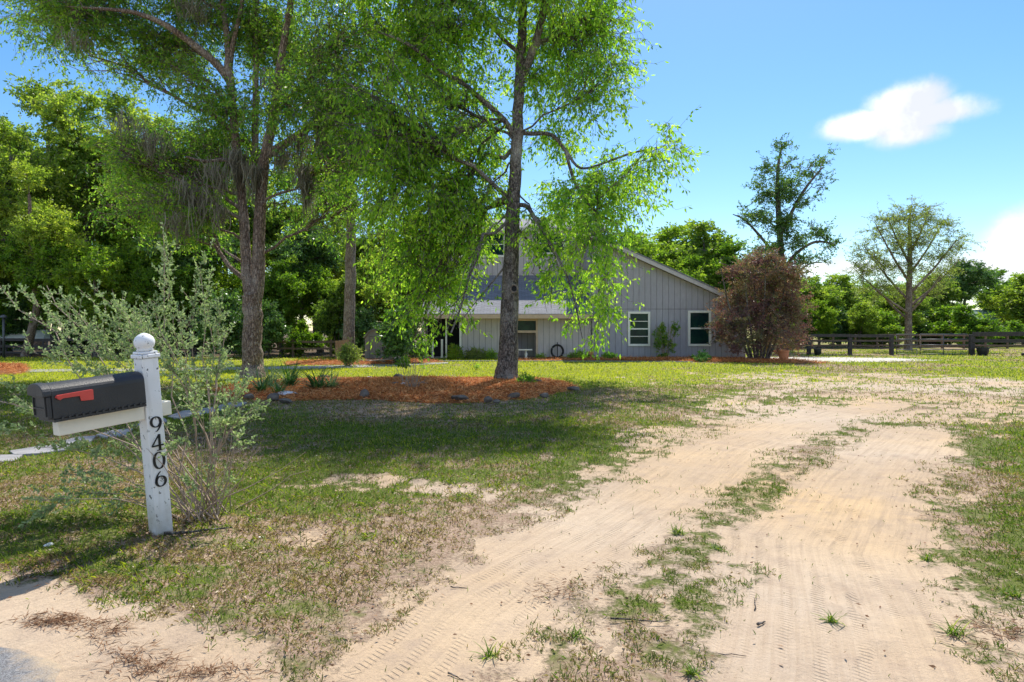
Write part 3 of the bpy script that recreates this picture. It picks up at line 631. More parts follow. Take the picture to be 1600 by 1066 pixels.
def window(px0, px1, py0, py1, Y, bars, label=None, fw=.115, proud=.045):
    x0, z1 = PXW(px0, py0, Y); x1, z0 = PXW(px1, py1, Y)
    root_b = MB(); root_b.box(x0, x1, Y-proud, Y+.02, z1-fw, z1); root_b.box(x0, x1, Y-proud, Y+.02, z0, z0+fw)
    root_b.box(x0, x0+fw, Y-proud+.003, Y+.02, z0+fw, z1-fw); root_b.box(x1-fw, x1, Y-proud+.003, Y+.02, z0+fw, z1-fw)
    f = hp(root_b, 'window', M['trim'], bevel=.006)
    if label: f['label'] = label
    g = MB(); g.box(x0+fw, x1-fw, Y+.012, Y+.03, z0+fw, z1-fw); g.v = [(x-HO.x, y-HO.y, z-HO.z) for x, y, z in g.v]; g.build('pane', M['glass'], f)
    s = MB()
    for fr, th in bars: zc = z0+fw+(z1-z0-2*fw)*fr; s.box(x0+fw, x1-fw, Y-.012, Y+.008, zc-th/2, zc+th/2)
    if bars: s.v = [(x-HO.x, y-HO.y, z-HO.z) for x, y, z in s.v]; s.build('sash_bar', M['trim'], f)
    return (x0+.03, x1-.03, z0+.03, z1-.03)
h1 = window(981, 1016, 487, 541, YW, [(.25, .035), (.5, .07), (.75, .035)], 'double hung window with four narrow panes')
h2 = window(1075, 1111, 485.5, 541, YW, [(.5, .08)], 'double hung window with two tall panes')
siding('wall', 4.15, XR, .06, lambda x: RAKE(x)-.12, YW, M['siding'], (h1, h2))
b = MB(); b.box(4.15, XR, YW-.01+.03, YW+.2, -.1, .07); hp(b, 'foundation', M['concrete'])
# body behind the boards
b = MB(); b.prism([(4.2, .0), (XR-.02, .0), (XR-.02, RAKE(XR)-.2), (4.2, RAKE(4.2)-.2)], YW+.16, 45.9); hp(b, 'side_wall', M['siding'])
def roofquad(mb, a, b_, c, d, th):          # a,b front; c,d back (world), thickness downwards
    v = [a, b_, c, d]; v2 = [(p[0], p[1], p[2]-th) for p in v]; mb.add(v+v2, [(0, 1, 2, 3), (7, 6, 5, 4), (0, 4, 5, 1), (1, 5, 6, 2), (2, 6, 7, 3), (3, 7, 4, 0)])
def add_uv(o, fu, fv):
    me = o.data; uv = me.uv_layers.new(name='uv'); co = [v.co for v in me.vertices]
    for l in me.loops: c = co[l.vertex_index]; uv.data[l.index].uv = (fu(c), fv(c))
xe = 12.75; b = MB(); roofquad(b, (3.6, YW-.42, RAKE(3.6)+.14), (xe, YW-.42, RAKE(xe)+.14), (xe, 46.2, RAKE(xe)+.14), (3.6, 46.2, RAKE(3.6)+.14), .07)
rf1 = hp(b, 'roof', M['shingle']); add_uv(rf1, lambda c: c.y, lambda c: c.x*1.1)
b = MB(); z = lambda x: RAKE(x)+.065
b.prism([(3.62, z(3.62)-.21), (xe-.02, z(xe-.02)-.21), (xe-.02, z(xe-.02)), (3.62, z(3.62))], YW-.40, YW-.36); hp(b, 'rake_board', M['rake'])
b = MB(); b.prism([(3.7, RAKE(3.7)-.10), (xe-.05, RAKE(xe-.05)-.10), (xe-.05, RAKE(xe-.05)-.04), (3.7, RAKE(3.7)-.04)], YW-.36, YW-.003); hp(b, 'soffit', M['rake'])
# upper floor
YU = 37.5; uw = [window(835, 883, 362, 398, YU, [(.5, .05)], 'upper window right of the tree trunk', .12), window(742, 790, 362, 402, YU, [(.5, .05)], 'upper window left of the tree trunk', .12), window(706, 728, 362, 402, YU, [(.5, .05)], 'narrow upper corner window', .12)]
siding('upper_wall', -3.9, 5.15, 4.45, 7.45, YU, M['siding_warm'], uw, seam=None)
b = MB(); b.box(-3.88, 5.13, YU+.17, 44, 2.6, 7.4); hp(b, 'upper_side_wall', M['siding_warm'])
b = MB(); roofquad(b, (-4.4, YU-.25, 7.42), (5.6, YU-.25, 7.42), (5.6, 41.0, 8.6), (-4.4, 41.0, 8.6), .12); roofquad(b, (-4.4, 41.0, 8.6), (5.6, 41.0, 8.6), (5.6, 45, 7.2), (-4.4, 45, 7.2), .12)
r2 = hp(b, 'roof', M['shingle']); add_uv(r2, lambda c: c.x, lambda c: c.y)
b = MB(); b.box(-4.4, 5.6, YU-.30, YU-.253, 7.24, 7.44); hp(b, 'fascia', M['rake'])
# low shingle roof facing the lawn
YE = 32.55; b = MB(); ez, tz = 2.30, 4.72
b.add([(-5.15, YE, ez), (4.45, YE, ez), (4.45, YU+.1, tz), (-3.5, YU+.1, tz), (-5.15, YE, ez-.09), (4.45, YE, ez-.09), (4.45, YU+.1, tz-.09), (-3.5, YU+.1, tz-.09),
       (-5.15, 44, ez), (-5.15, 44, ez-.09), (-3.5, 44, tz), (-3.5, 44, tz-.09)],
      [(0, 1, 2, 3), (7, 6, 5, 4), (0, 4, 5, 1), (1, 5, 6, 2), (0, 3, 10, 8), (9, 11, 7, 4), (0, 8, 9, 4)])
r3 = hp(b, 'lower_roof', M['shingle']); add_uv(r3, lambda c: c.x, lambda c: c.y*1.12)
b = MB(); b.box(-5.12, 4.13, YE-.03, YE-.003, ez-.24, ez-.03); hp(b, 'fascia', M['fascia'])
b = MB(); b.box(-5.1, 4.1, YE+.0, YW+.0, ez-.24, ez-.19); hp(b, 'soffit', M['rake'])
YL = YW
siding('wall', -2.6, .22, .08, 2.1, YL, M['siding_warm'], seam=None)
siding('wall', 1.32, 4.12, .08, 2.1, YL, M['siding_warm'], seam=None)
siding('alcove_wall', .22, 1.32, .08, 2.1, YL+1.1, M['siding'], seam=None)
b = MB(); b.box(.22, .26, YL+.16, YL+1.1, .05, 2.1); b.box(1.28, 1.32, YL+.16, YL+1.1, .05, 2.1); hp(b, 'alcove_side', M['siding_warm'])
b = MB(); b.box(.2, 1.34, YL-.03, YL+.12, 1.33, 1.45); b.box(.2, 1.34, YL-.03, YL+.12, 1.95, 2.1); b.box(1.24, 1.34, YL-.032, YL+.118, .06, 1.95); b.box(.2, .28, YL-.032, YL+.118, .06, 1.95)
fr = hp(b, 'transom_frame', M['fascia']); g = MB(); g.box(.28, 1.24, YL+.03, YL+.05, 1.45, 1.95); g.v = [(x-HO.x, y-HO.y, z-HO.z) for x, y, z in g.v]; g.build('pane', M['glass'], fr)
b = MB(); b.box(-4.6, 4.1, YL+1.3, 44, .0, 2.2); hp(b, 'side_wall', M['siding_warm'])
b = MB(); b.box(-4.55, -2.66, YL+1.22, YL+1.29, .02, 2.1); hp(b, 'porch_shade_panel', M['dark'])  # solid panel; its black colour paints the shade of the porch recess
b = MB(); b.box(-4.9, 4.1, YL-.1, YL+1.25, -.1, .05); hp(b, 'porch_slab', M['concrete'])
for x, wd_ in ((-4.62, .11), (-4.1, .09), (-3.62, .10), (-3.4, .08), (-2.66, .11)):
    b = MB(); b.box(x-wd_/2, x+wd_/2, YL-.15, YL-.15+wd_, .03, 2.06 if x in (-4.62, -3.4, -2.66) else 1.0); b.box(x-wd_*.65, x+wd_*.65, YL-.17, YL-.13+wd_, .03, .12); hp(b, 'porch_post', M['trim'])

# bench in the alcove
e = empty('garden_bench', (.62, YL-.35, .03)); tag(e, 'small white bench with turned legs before the house alcove', 'bench')
b = MB(); b.box(-.55, .42, -.17, .17, .40, .46); b.build('seat', M['trim'], e, bevel=.01)
for x in (-.42, .1):
    b = MB(); b.lathe([(.09, 0), (.09, .04), (.05, .08), (.085, .2), (.04, .34), (.08, .4)], (x, 0, 0), 14); b.build('leg', M['trim'], e, smooth=True)
# round black ring leaning on the wall
M['black'] = plain('black_metal', (.02, .02, .024), .45, .3, 10, .1, spec=.5); M['blackplastic'] = plain('black_plastic', (.016, .017, .02), .42, .25, 8, .12)
e = empty('hose_reel', (*G(870, 563.4)[:1], YL-.28, .02)); e.location.x = 2.33; tag(e, 'round black hose ring leaning against the pale house boards', 'hose reel')
b = MB(); b.tube([(.32*math.cos(a), 0, .36+.34*math.sin(a)) for a in np.linspace(0, 2*PI, 29)], .035, 8); b.tube([(.27*math.cos(a), .03, .36+.29*math.sin(a)) for a in np.linspace(0, 2*PI, 29)], .025, 8); b.build('hoop', M['black'], e, smooth=True)
b = MB(); b.box(-.025, .025, -.02, .02, 0, .82); b.box(-.2, .2, -.03, .03, 0, .03); b.build('stand', M['black'], e)
M['terra'] = plain('terracotta', (.62, .24, .12), .8, .15, 7, .15)
def pot(name, x, y, z, r, h, label, cat, mat, handle=False, soil=True):
    e = empty(name, (x, y, z)); tag(e, label, cat)
    b = MB(); b.lathe([(r*.76, 0), (r*.82, .02), (r*1.0, h*.62), (r, h*.84), (r*1.1, h*.86), (r*1.1, h), (r*.96, h), (r*.9, h*.9), (r*.2, h*.88)], n=22); b.build('body', mat, e, smooth=False)
    if handle:
        b = MB(); b.tube([(-r*.95, 0, h*.55), (-r*1.3, 0, h*.6), (-r*1.35, 0, h*.78), (-r*1.0, 0, h*.84)], .02, 6); b.build('handle', mat, e, smooth=True)
    if soil:
        b = MB(); b.lathe([(r*.9, h*.88), (r*.5, h*.93), (.02, h*.94)], n=14); b.build('soil', M['mulch'], e)
    return e
pot('flower_pot', 12.78, 30.1, .0, .23, .52, 'orange terracotta pot with a side lug at the corner of the maroon bush', 'flower pot', M['terra'], True)
pot('flower_pot', 3.95, 32.3, .05, .17, .34, 'small orange pot against the house left of the windows', 'flower pot', M['terra'])

# ------------------------------------------------------------------ shed, tub, boards
M['shed'] = paint('dull_grey_shed', (.30, .28, .25)); M['shedroof'] = plain('shed_roof', (.23, .215, .20), .8, .2, 4, .3)
sx, sy = -6.62, 29.6; e = empty('storage_shed', (-5.95, sy, 0), R(4)); tag(e, 'grey barn roofed garden shed with double doors beside the dark bush', 'shed')
b = MB(); b.prism([(-.85, .05), (.85, .05), (.85, 1.18), (.62, 1.42), (.25, 1.58), (-.25, 1.58), (-.62, 1.42), (-.85, 1.18)], .03, 2.0); b.build('wall', M['shed'], e)
b = MB()
pr = [(-.93, 1.14), (-.66, 1.45), (-.24, 1.63), (.24, 1.63), (.66, 1.45), (.93, 1.14)]; pr2 = [(x*.955, z-.05) for x, z in pr]
b.prism(pr+pr2[::-1], -.06, 2.1); b.build('roof', M['shedroof'], e)
for s in (-1, 1):
    d = MB()
    for k in range(5): x0 = (-.60 if s < 0 else .012)+k*.118; d.box(x0, x0+.108, -.005, .03, .08, 1.14)
    dd = d.build('door', M['shed'], e); h = MB(); h.box(s*.05-.012, s*.05+.012, -.03, -.005, .55, .7); h.build('handle', M['black'], dd)
b = MB(); b.box(-.66, .66, -.012, .03, 1.15, 1.20); b.box(-.66, -.61, -.012, .03, .08, 1.15); b.box(.61, .66, -.012, .03, .08, 1.15); b.build('door_frame', M['shedroof'], e)
b = MB()
for k in range(4): b.box(-.78+k*.16, -.63+k*.16, 0, .022, .0+k*0, .95+.02*k) 
o = b.build('board_fence_panel', plain('tan_boards', (.34, .23, .13), .8, .2, 5, .3)); o.location = (-7.5, 30.0, .02); tag(o, 'short tan board panel left of the grey shed', 'fence panel')
e = pot('bucket', -5.1, 28.7, .0, .19, .30, 'white bucket with a blue band on the ground by the shed', 'bucket', M['trim'], soil=False)
b = MB(); b.lathe([(.202, .12), (.21, .16), (.212, .2), (.205, .22)], n=20); b.build('band', plain('blue_band', (.1, .16, .4), .5), e)
rgp = random.Random(3)
for i, lb in enumerate(['pale weathered plank lying before the shed doors', 'second pale plank crossing the first before the shed', 'short pale plank nearest the lawn before the shed', 'dark plank under the dark glossy bush']):
    b = MB(); b.box(-.75+.1*i, .75-.1*i, -.08, .08, 0, .04); o = b.build('plank', plain('weathered_plank_%s' % ['pale', 'grey', 'tan', 'brown'][i], [(.5, .43, .38), (.42, .38, .36), (.55, .47, .4), (.2, .15, .12)][i], .85), bevel=.006)
    o.location = (-6.6+.45*i, 28.35-.12*i+.1*(i % 2), .06+.045*(i % 3)); o.rotation_euler = (R(rgp.uniform(-4, 4)), R(rgp.uniform(-5, 5)), R([14, -22, 5, 30][i])); tag(o, lb, 'plank', 'planks on the ground before the shed')

# ------------------------------------------------------------------ fences and gates
M['fence'] = plain('dark_stained_fence', (.055, .048, .050), .8, .35, 5, .3); M['pipe'] = plain('grey_pipe_gate', (.10, .105, .12), .45, .15, 8, .05, metal=.5)
M['fence_brown'] = plain('brown_fence', (.16, .11, .08), .85, .3, 5, .3)
def fence(name, pts, hpost, rails, label, pw=.15, rh=.14, rt=.035, mat=None, sag=.02, seed=1):
    mat = mat or M['fence']; e = empty(name, (*pts[0], 0)); tag(e, label, 'fence'); rr = random.Random(seed); o0 = Vector((*pts[0], 0))
    for i, p in enumerate(pts):
        b = MB(); h = hpost+rr.uniform(-.03, .03); b.box(-pw/2, pw/2, -pw/2, pw/2, -.1, h); o = b.build('post', mat, e, bevel=.012); o.location = Vector((*p, 0))-o0; o.rotation_euler = (R(rr.uniform(-1.2, 1.2)), R(rr.uniform(-1.2, 1.2)), R(rr.uniform(-8, 8)))
    for a, c in zip(pts[:-1], pts[1:]):
        a, c = Vector((*a, 0)), Vector((*c, 0)); L = (c-a).length; ang = math.atan2(c.y-a.y, c.x-a.x)
        for z, hh in rails:
            b = MB(); b.box(.0, L, -rt/2, rt/2, -hh/2, hh/2); o = b.build('rail', mat, e, bevel=.006); o.location = a-o0+Vector((math.sin(ang)*(pw/2+rt/2+.003), -math.cos(ang)*(pw/2+rt/2+.003), z+rr.uniform(-sag, sag))); o.rotation_euler = (0, R(rr.uniform(-.5, .5)), ang)
    return e
YF = 37.5; X = lambda px, Y=YF: (px-800)*Y/FPX
fence('corral_fence', [(X(1205), YF+.3), (X(1265), YF+.1), (X(1328), YF), (X(1393), YF)], 1.20, [(1.13, .17), (.82, .07), (.42, .07)], 'dark two rail fence between the maroon bush and the pipe gates', .19)
fence('corral_fence', [(X(1516), YF-.1), (X(1590), YF-1.2), (X(1700, 36), 33.5)], 1.24, [(1.22, .24), (.85, .2)], 'dark heavy rail fence at the right edge beyond the pipe gates', .24)
def gate(px0, px1, lab, uprights):
    x0, x1 = X(px0), X(px1); e = empty('pipe_gate', (x0, YF-.05, 0)); tag(e, lab, 'gate', 'pipe gates in the dark corral fence'); L = x1-x0; b = MB()
    b.tube([(0, 0, .06), (L, 0, .06), (L, 0, 1.22), (0, 0, 1.22), (0, 0, .06)], .026, 8); b.build('frame', M['pipe'], e, smooth=True)
    for z in (.30+.02, .60, .92): b = MB(); b.tube([(0, 0, z), (L, 0, z)], .022 if z < .9 else .03, 8); b.build('bar', M['pipe'], e, smooth=True)
    for u in uprights: b = MB(); b.tube([(L*u, 0, .06), (L*u, 0, 1.22)], .02, 8); b.build('upright', M['pipe'], e, smooth=True)
gate(1400, 1432, 'narrow grey pipe gate left of the wide one', []); gate(1437, 1510, 'wide grey pipe gate beside the black tub', [.5])
fence('paddock_fence', [((px-800)*50/FPX, 50) for px in range(1200, 1700, 34)], 1.15, [(1.05, .14), (.62, .14), (.25, .14)], 'farther brown three rail paddock fence behind the corral gates', .13, mat=M['fence_brown'])
fence('paddock_fence', [((px-800)*34.5/FPX, 34.5) for px in (400, 458, 517, 575)], 1.0, [(.85, .12), (.45, .1)], 'brown two rail fence in the wood edge left of the shed', .13, mat=M['fence_brown'])
fence('paddock_fence', [((px-800)*36/FPX, 36) for px in (-120, -60, 0, 48, 95, 150)], 1.0, [(.92, .16), (.55, .14), (.2, .12)], 'dark three rail fence at the far left below the white canopy', .13)
pot('water_tub', X(1525), YF-.55, 0, .30, .46, 'black rubber tub against the right gate post', 'tub', M['blackplastic'], soil=False)
pot('water_tub', X(1275), YF-.2, 0, .2, .36, 'small black tub under the fence right of the maroon bush', 'tub', M['blackplastic'], soil=False)
b = MB(); b.tube([(0, 0, .09), (1.0, .05, .09), (2.2, 0, .09)], .09, 12); o = b.build('drain_pipe', M['blackplastic'], smooth=True); o.location = (X(1572), YF-1.2, 0); tag(o, 'black pipe lying on the grass at the right edge', 'pipe')
# canopy and lamp post far left
e = empty('canopy_tent', (-29.5, 39.5, 0)); tag(e, 'white peaked canopy tent in the wood at the far left', 'canopy tent')
b = MB(); b.add([(-1.9, -1.5, .95), (1.7, -1.5, .95), (1.7, 1.5, .95), (-1.9, 1.5, .95), (-.8, 0, 1.5), (.7, 0, 1.48), (-1.9, -1.5, .86), (1.7, -1.5, .86), (1.7, 1.5, .86), (-1.9, 1.5, .86)],
      [(0, 1, 5, 4), (1, 2, 5), (2, 3, 4, 5), (3, 0, 4), (0, 6, 7, 1), (1, 7, 8, 2), (2, 8, 9, 3), (3, 9, 6, 0)]); b.build('roof', M['trim'], e)
for x in (-1.8, 1.6):
    for y in (-1.4, 1.4): b = MB(); b.box(x-.03, x+.03, y-.03, y+.03, 0, .95); b.build('leg', M['pipe'], e)
e = empty('lamp_post', (-27.0, 34, 0)); tag(e, 'slim grey lamp post at the left edge of the photo', 'lamp post')
b = MB(); b.tube([(0, 0, 0), (0, 0, 2.1)], .06, 10); b.build('pole', M['pipe'], e, smooth=True); b = MB(); b.lathe([(.06, 2.1), (.16, 2.14), (.13, 2.25), (.03, 2.3)]); b.build('lamp_head', M['pipe'], e)
# green shed roof beyond the right paddock, rusty low roof
M['greenmetal'] = plain('pale_green_metal', (.30, .42, .36), .5, .1, 3, .1); M['rust'] = plain('rusty_sheet', (.34, .13, .08), .8, .3, 4, .3)
def hut(name, x, y, wd_, d, wall_h, roof_h, rm, wmn, label):
    e = empty(name, (x, y, 0)); tag(e, label, 'shed'); b = MB(); b.box(-wd_/2, wd_/2, 0, d, 0, wall_h); b.build('wall', wmn, e)
    b = MB(); b.add([(-wd_/2-.3, -.3, wall_h), (wd_/2+.3, -.3, wall_h), (wd_/2+.3, d/2, roof_h), (-wd_/2-.3, d/2, roof_h), (wd_/2+.3, d+.3, wall_h), (-wd_/2-.3, d+.3, wall_h)], [(0, 1, 2, 3), (3, 2, 4, 5), (0, 3, 5), (1, 4, 2), (0, 5, 4, 1)]); b.build('roof', rm, e)
    b = MB(); b.box(-wd_*.15, wd_*.15, -.02, .0, 0, wall_h*.85); b.build('door', M['fence_brown'], e)
hut('barn', (1556-800)*.063, 63, 3.6, 3, 2.4, 3.5, M['greenmetal'], M['greenmetal'], 'pale green metal roofed barn among bushes at the far right')
hut('lean_to', (1464-800)*.058, 58, 1.5, 2, 1.2, 1.6, M['rust'], M['fence_brown'], 'low rusty roofed lean-to behind the wide gate')

# ------------------------------------------------------------------ the mailbox on its leaning post
M['vinyl'] = None
m, t = mat_new('aged_vinyl_leaf_shade'); v = objc(t); n = tnoise(t, v, 5, 5, .6); vo = tnoise(t, tmap(t, v, (1, 1, .7)), 42, 3, .6); n3 = tnoise(t, v, 2.6, 2, .5)
c = tmix(t, trange(t, n, .3, .75, 0, .5), (.84, .84, .86), (.70, .69, .66)); c = tmix(t, tm(t, 'MULTIPLY', trange(t, vo, .62, .66), trange(t, n3, .36, .50)), c, (.10, .11, .11)); sp = nd(t, 'ShaderNodeSeparateXYZ'); t.links.new(v, sp.inputs[0]); c = tmix(t, tm(t, 'MULTIPLY', trange(t, sp.outputs[2], .28, .0), trange(t, n, .25, .6)), c, (.36, .31, .24)); c = tmix(t, trange(t, tnoise(t, tmap(t, v, (14, 14, 1)), 1.5, 4, .6), .55, .75, 0, .4), c, (.50, .49, .44))  # dark specks stand for peeled vinyl and for leaf shadows painted in
tout(t, princ(t, c, .45, tbump(t, n, .1, .003), spec=.4)); M['vinyl'] = m
M['cream'] = plain('cream_vinyl', (.80, .75, .64), .5, .06, 6, .08)
M['box'] = plain('black_mailbox', (.020, .020, .022), .5, .3, 5, .25, spec=.6, bscale=120); M['flag'] = plain('red_flag', (.62, .075, .06), .4, .08, 8, .05)
X0, Y0 = G(252, 834); ang_n = R(-34); ez = HZ(X0, Y0)
post = empty('mailbox_post', (X0, Y0, ez)); ax = ang_n-R(90)
rot = Matrix.Rotation(ax, 4, 'Z') @ Matrix.Rotation(R(4.9), 4, 'Y')
post.matrix_world = Matrix.Translation((X0, Y0, ez)) @ rot
tag(post, 'leaning white vinyl post with ball finial and black numbers 9406', 'mailbox post')
W2 = .059
b = MB(); b.box(-W2, W2, -W2, W2, -.15, 1.295); b.build('post', M['vinyl'], post, bevel=.006)
b = MB(); b.box(-.071, .071, -.071, .071, 1.297, 1.325); b.box(-.06, .06, -.06, .06, 1.327, 1.345); b.build('cap', M['vinyl'], post, bevel=.006)
b = MB(); b.lathe([(.045, 1.346), (.058, 1.352), (.05, 1.362), (.052, 1.368), (.062, 1.380), (.068, 1.402), (.067, 1.424), (.057, 1.446), (.038, 1.463), (.016, 1.474), (.003, 1.477)], n=28); b.build('finial', M['vinyl'], post, smooth=True)
b = MB(); b.box(W2+.002, .60, -.045, .045, .862, .965); b.box(-.13, -W2-.002, -.045, .045, .862, .965); b.build('arm', M['cream'], post, bevel=.006)
# digits: thick-and-thin strokes
def digit(ch):
    st = []
    E = lambda cx, cz, rx, rz, a0, a1, n=22: [(cx+rx*math.cos(R(a0+(a1-a0)*i/n)), cz+rz*math.sin(R(a0+(a1-a0)*i/n))) for i in range(n+1)]
    if ch == '0': st.append((E(0, 0, .30, .50, 0, 360), 'h'))
    if ch == '9': st.append((E(0, .18, .28, .31, 0, 360), 'h')); st.append((E(-.30, .16, .58, .66, 5, -62, 16), 't'))
    if ch == '6': st.append((E(0, -.18, .28, .31, 0, 360), 'h')); st.append((E(.30, -.16, .58, .66, 185, 118, 16), 't'))
    if ch == '4': st.append(([(.12, .5), (-.34, -.16)], .07)); st.append(([(-.36, -.18), (.36, -.18)], .09)); st.append(([(.12, .5), (.12, -.5)], .14)); st.append(([(-.06, -.48), (.3, -.48)], .05))
    V = []; F = []
    H = .118; zf = 0
    for pts, wdt in st:
        n = len(pts); base = len(V)
        for i, (x, z) in enumerate(pts):
            a = pts[max(i-1, 0)]; c = pts[min(i+1, n-1)]
            if pts[0] == pts[-1] or abs(pts[0][0]-pts[-1][0])+abs(pts[0][1]-pts[-1][1]) < 1e-6:
                if i in (0, n-1): a, c = pts[-2], pts[1]
            tx, tz = c[0]-a[0], c[1]-a[1]; l = math.hypot(tx, tz)+1e-9; tx /= l; tz /= l
            w_ = wdt if not isinstance(wdt, str) else (.055+.10*abs(tz)**1.5 if wdt == 'h' else (.15-.11*i/(n-1)))
            for s in (-1, 1): V.append((x-tz*s*w_/2, z+tx*s*w_/2))
        for i in range(n-1): F.append((base+2*i, base+2*i+1, base+2*i+3, base+2*i+2))
    b = MB()
    vs = [(x*H, -.0022, z*H) for x, z in V]+[(x*H, .0022, z*H) for x, z in V]; k = len(V); fs = []
    for f in F: fs.append(f); fs.append(tuple(i+k for i in f[::-1]))
    edges = {}
    for f in F:
        for i in range(4):
            e_ = (f[i], f[(i+1) % 4]); edges.setdefault(tuple(sorted(e_)), []).append(e_)
    for es in edges.values():
        if len(es) == 1: a_, b_ = es[0]; fs.append((b_, a_, a_+k, b_+k))
    b.add(vs, fs); return b
M['num'] = plain('black_numerals', (.012, .013, .016), .4)
for ch, z in zip('9406', (.812, .682, .552, .420)):
    d = digit(ch); o = d.build('house_number', M['num'], post); o['label'] = 'black numeral %s' % ch
    o.location = (0, W2+.004, z); o.rotation_euler = (0, 0, PI)
# mailbox body: sits on the arm; local x towards the door
mbx = empty('mailbox'); mbx.matrix_world = post.matrix_world @ Matrix.Translation((0, 0, .985)); tag(mbx, 'weathered black plastic mailbox with red flag on the white post arm', 'mailbox')
def arch(hw, h0, top, n=14):           # flat sides and a low curved roof
    l = [(-hw, .0), (hw, .0), (hw, h0)]
    for i in range(1, n): a = PI*i/n; l.append((hw*math.cos(a), h0+(top-h0)*math.sin(a)**.8))
    return l+[(-hw, h0)]
def xprism(poly, x0, x1, n=1):
    b = MB(); k = len(poly); b.add([(x0, y, z) for y, z in poly]+[(x1, y, z) for y, z in poly], [tuple(range(k-1, -1, -1)), tuple(range(k, 2*k))]+[(i, (i+1) % k, (i+1) % k+k, i+k) for i in range(k)]); return b
xprism(arch(.112, .158, .226), .075, .645).build('body', M['box'], mbx, bevel=.004)
b = xprism([(y*1.07, z+.002 if z > .1 else z+.150) for y, z in arch(.113, .160, .231)], .647, .695); b.build('hood', M['box'], mbx, bevel=.004)
b = MB(); b.box(.647, .672, -.109, .109, .004, .148); dr_ = b.build('door', M['box'], mbx, bevel=.006)
b = MB(); b.box(.673, .680, -.092, -.082, .02, .145); b.box(.673, .680, .082, .092, .02, .145); b.box(.673, .680, -.08, .08, .066, .074); b.box(.673, .680, -.08, .08, .138, .146); b.build('door_rib', M['box'], dr_)
b = MB(); b.box(.08, .645, -.118, .118, -.018, -.001)
for i in range(13): b.box(.11+i*.04, .125+i*.04, .113, .121, -.014, .012)
b.build('base_plate', M['box'], mbx)
b = MB(); b.prism([(.630, .140), (.620, .152), (.417, .158), (.410, .152), (.410, .092), (.415, .088), (.485, .092), (.490, .126), (.585, .127), (.605, .118)], .1145, .123)
b.build('flag', M['flag'], mbx, bevel=.002)
b = MB(); b.tube([(.61, .115, .138), (.61, .130, .138)], .012, 12); b.build('flag_pivot', M['flag'], mbx)

# ------------------------------------------------------------------ the two big front trees
YM = 18.75
stems = [stem_px([(790, 600, .50), (791, 588, .36), (793, 570, .31), (795, 540, .275), (796, 480, .25), (799, 400, .225), (801, 330, .20), (806, 260, .175), (809, 200, .16), (812, 120, .145), (816, 50, .13), (818, -20, .12), (826, -120, .09), (830, -220, .05), (832, -280, .02)], YM),
         stem_px([(812, 130, .13), (826, 95, .115), (843, 45, .105), (857, -20, .11), (880, -120, .08), (905, -240, .03)], YM, [0, -.1, -.2, -.3, -.4, -.5]),
         stem_px([(804, 212, .09), (785, 185, .085), (755, 158, .075), (720, 128, .065), (690, 112, .05), (640, 70, .05), (590, 50, .02)], YM, [0, -.1, -.2, -.3, -.5, -.9, -1.2]),
         stem_px([(808, 207, .07), (830, 209, .065), (862, 211, .055), (884, 236, .048), (905, 262, .038), (935, 258, .03), (985, 240, .03), (1040, 228, .012)], YM, [0, .1, .2, .2, .1, -.1, -.3, -.5]),
         stem_px([(802, 322, .07), (822, 322, .065), (838, 345, .055), (862, 385, .04), (885, 430, .03), (900, 480, .02), (910, 530, .008)], YM, [0, -.2, -.5, -.7, -.9, -1, -1.1]),
         stem_px([(884, 236, .05), (900, 290, .045), (930, 330, .03), (965, 350, .012)], YM, [.2, .1, -.1, -.3]),
         stem_px([(790, 415, .03), (770, 440, .025), (745, 470, .018), (722, 500, .012)], YM, [0, -.3, -.6, -.9])]
lob = lobes_px([(900, 60, 85, 80, 1), (950, 130, 45, 60, .8), (960, 30, 38, 50, .8), (880, -70, 120, 70, 1), (760, -90, 130, 70, 1), (725, 40, 85, 70, 1.1), (640, 80, 85, 75, .9), (580, 170, 70, 80, .8), (575, 40, 70, 70, .6),
                (690, 160, 75, 70, .8), (745, 240, 55, 60, .7, 200), (655, 280, 80, 75, .75, 190), (590, 330, 60, 80, .7, 190), (690, 360, 70, 60, 1.1, 200), (650, 420, 65, 60, 1.0, 230), (740, 405, 24, 26, .3, 330), (690, 470, 48, 45, .8, 300), (640, 500, 30, 45, .5, 300), (705, 520, 28, 28, .5, 330), (745, 335, 50, 40, 1, 250),
                (845, 120, 40, 60, .5), (870, 215, 50, 30, .7), (955, 275, 50, 40, .8), (1020, 245, 45, 36, .7), (1040, 215, 26, 26, .5), (935, 325, 60, 45, .9, 262), (985, 300, 40, 30, .6), (880, 330, 50, 45, .9, 300), (850, 360, 34, 40, .7, 300), (925, 385, 48, 40, .9, 320), (875, 425, 34, 34, .45, 340), (935, 450, 34, 34, .8, 350), (905, 490, 30, 30, .6, 350), (935, 520, 26, 26, .5, 360), (950, 490, 22, 28, .5, 360), (860, 470, 18, 24, .3, 350),
                (820, -150, 130, 70, 1), (700, -140, 90, 60, 1), (930, -110, 80, 60, 1), (610, -60, 90, 70, 1)], YM, jit=1.9, seed=4)
wd_, lf_ = grow(stems, lob, 21, 2500, 5, 8, (.165, .060), spread=1.35, leafvar=.6, droop=.5, clump_r=.7, trunk_sides=16, twig_r=.006, bow=.05)
put_tree('shade_tree', (P(790, 592, YM).x, YM, .03), wd_, lf_, M['bark_dark'], M['leaf_main'], 'tall single trunked tree with drooping fresh green leaves before the house', 'tree')
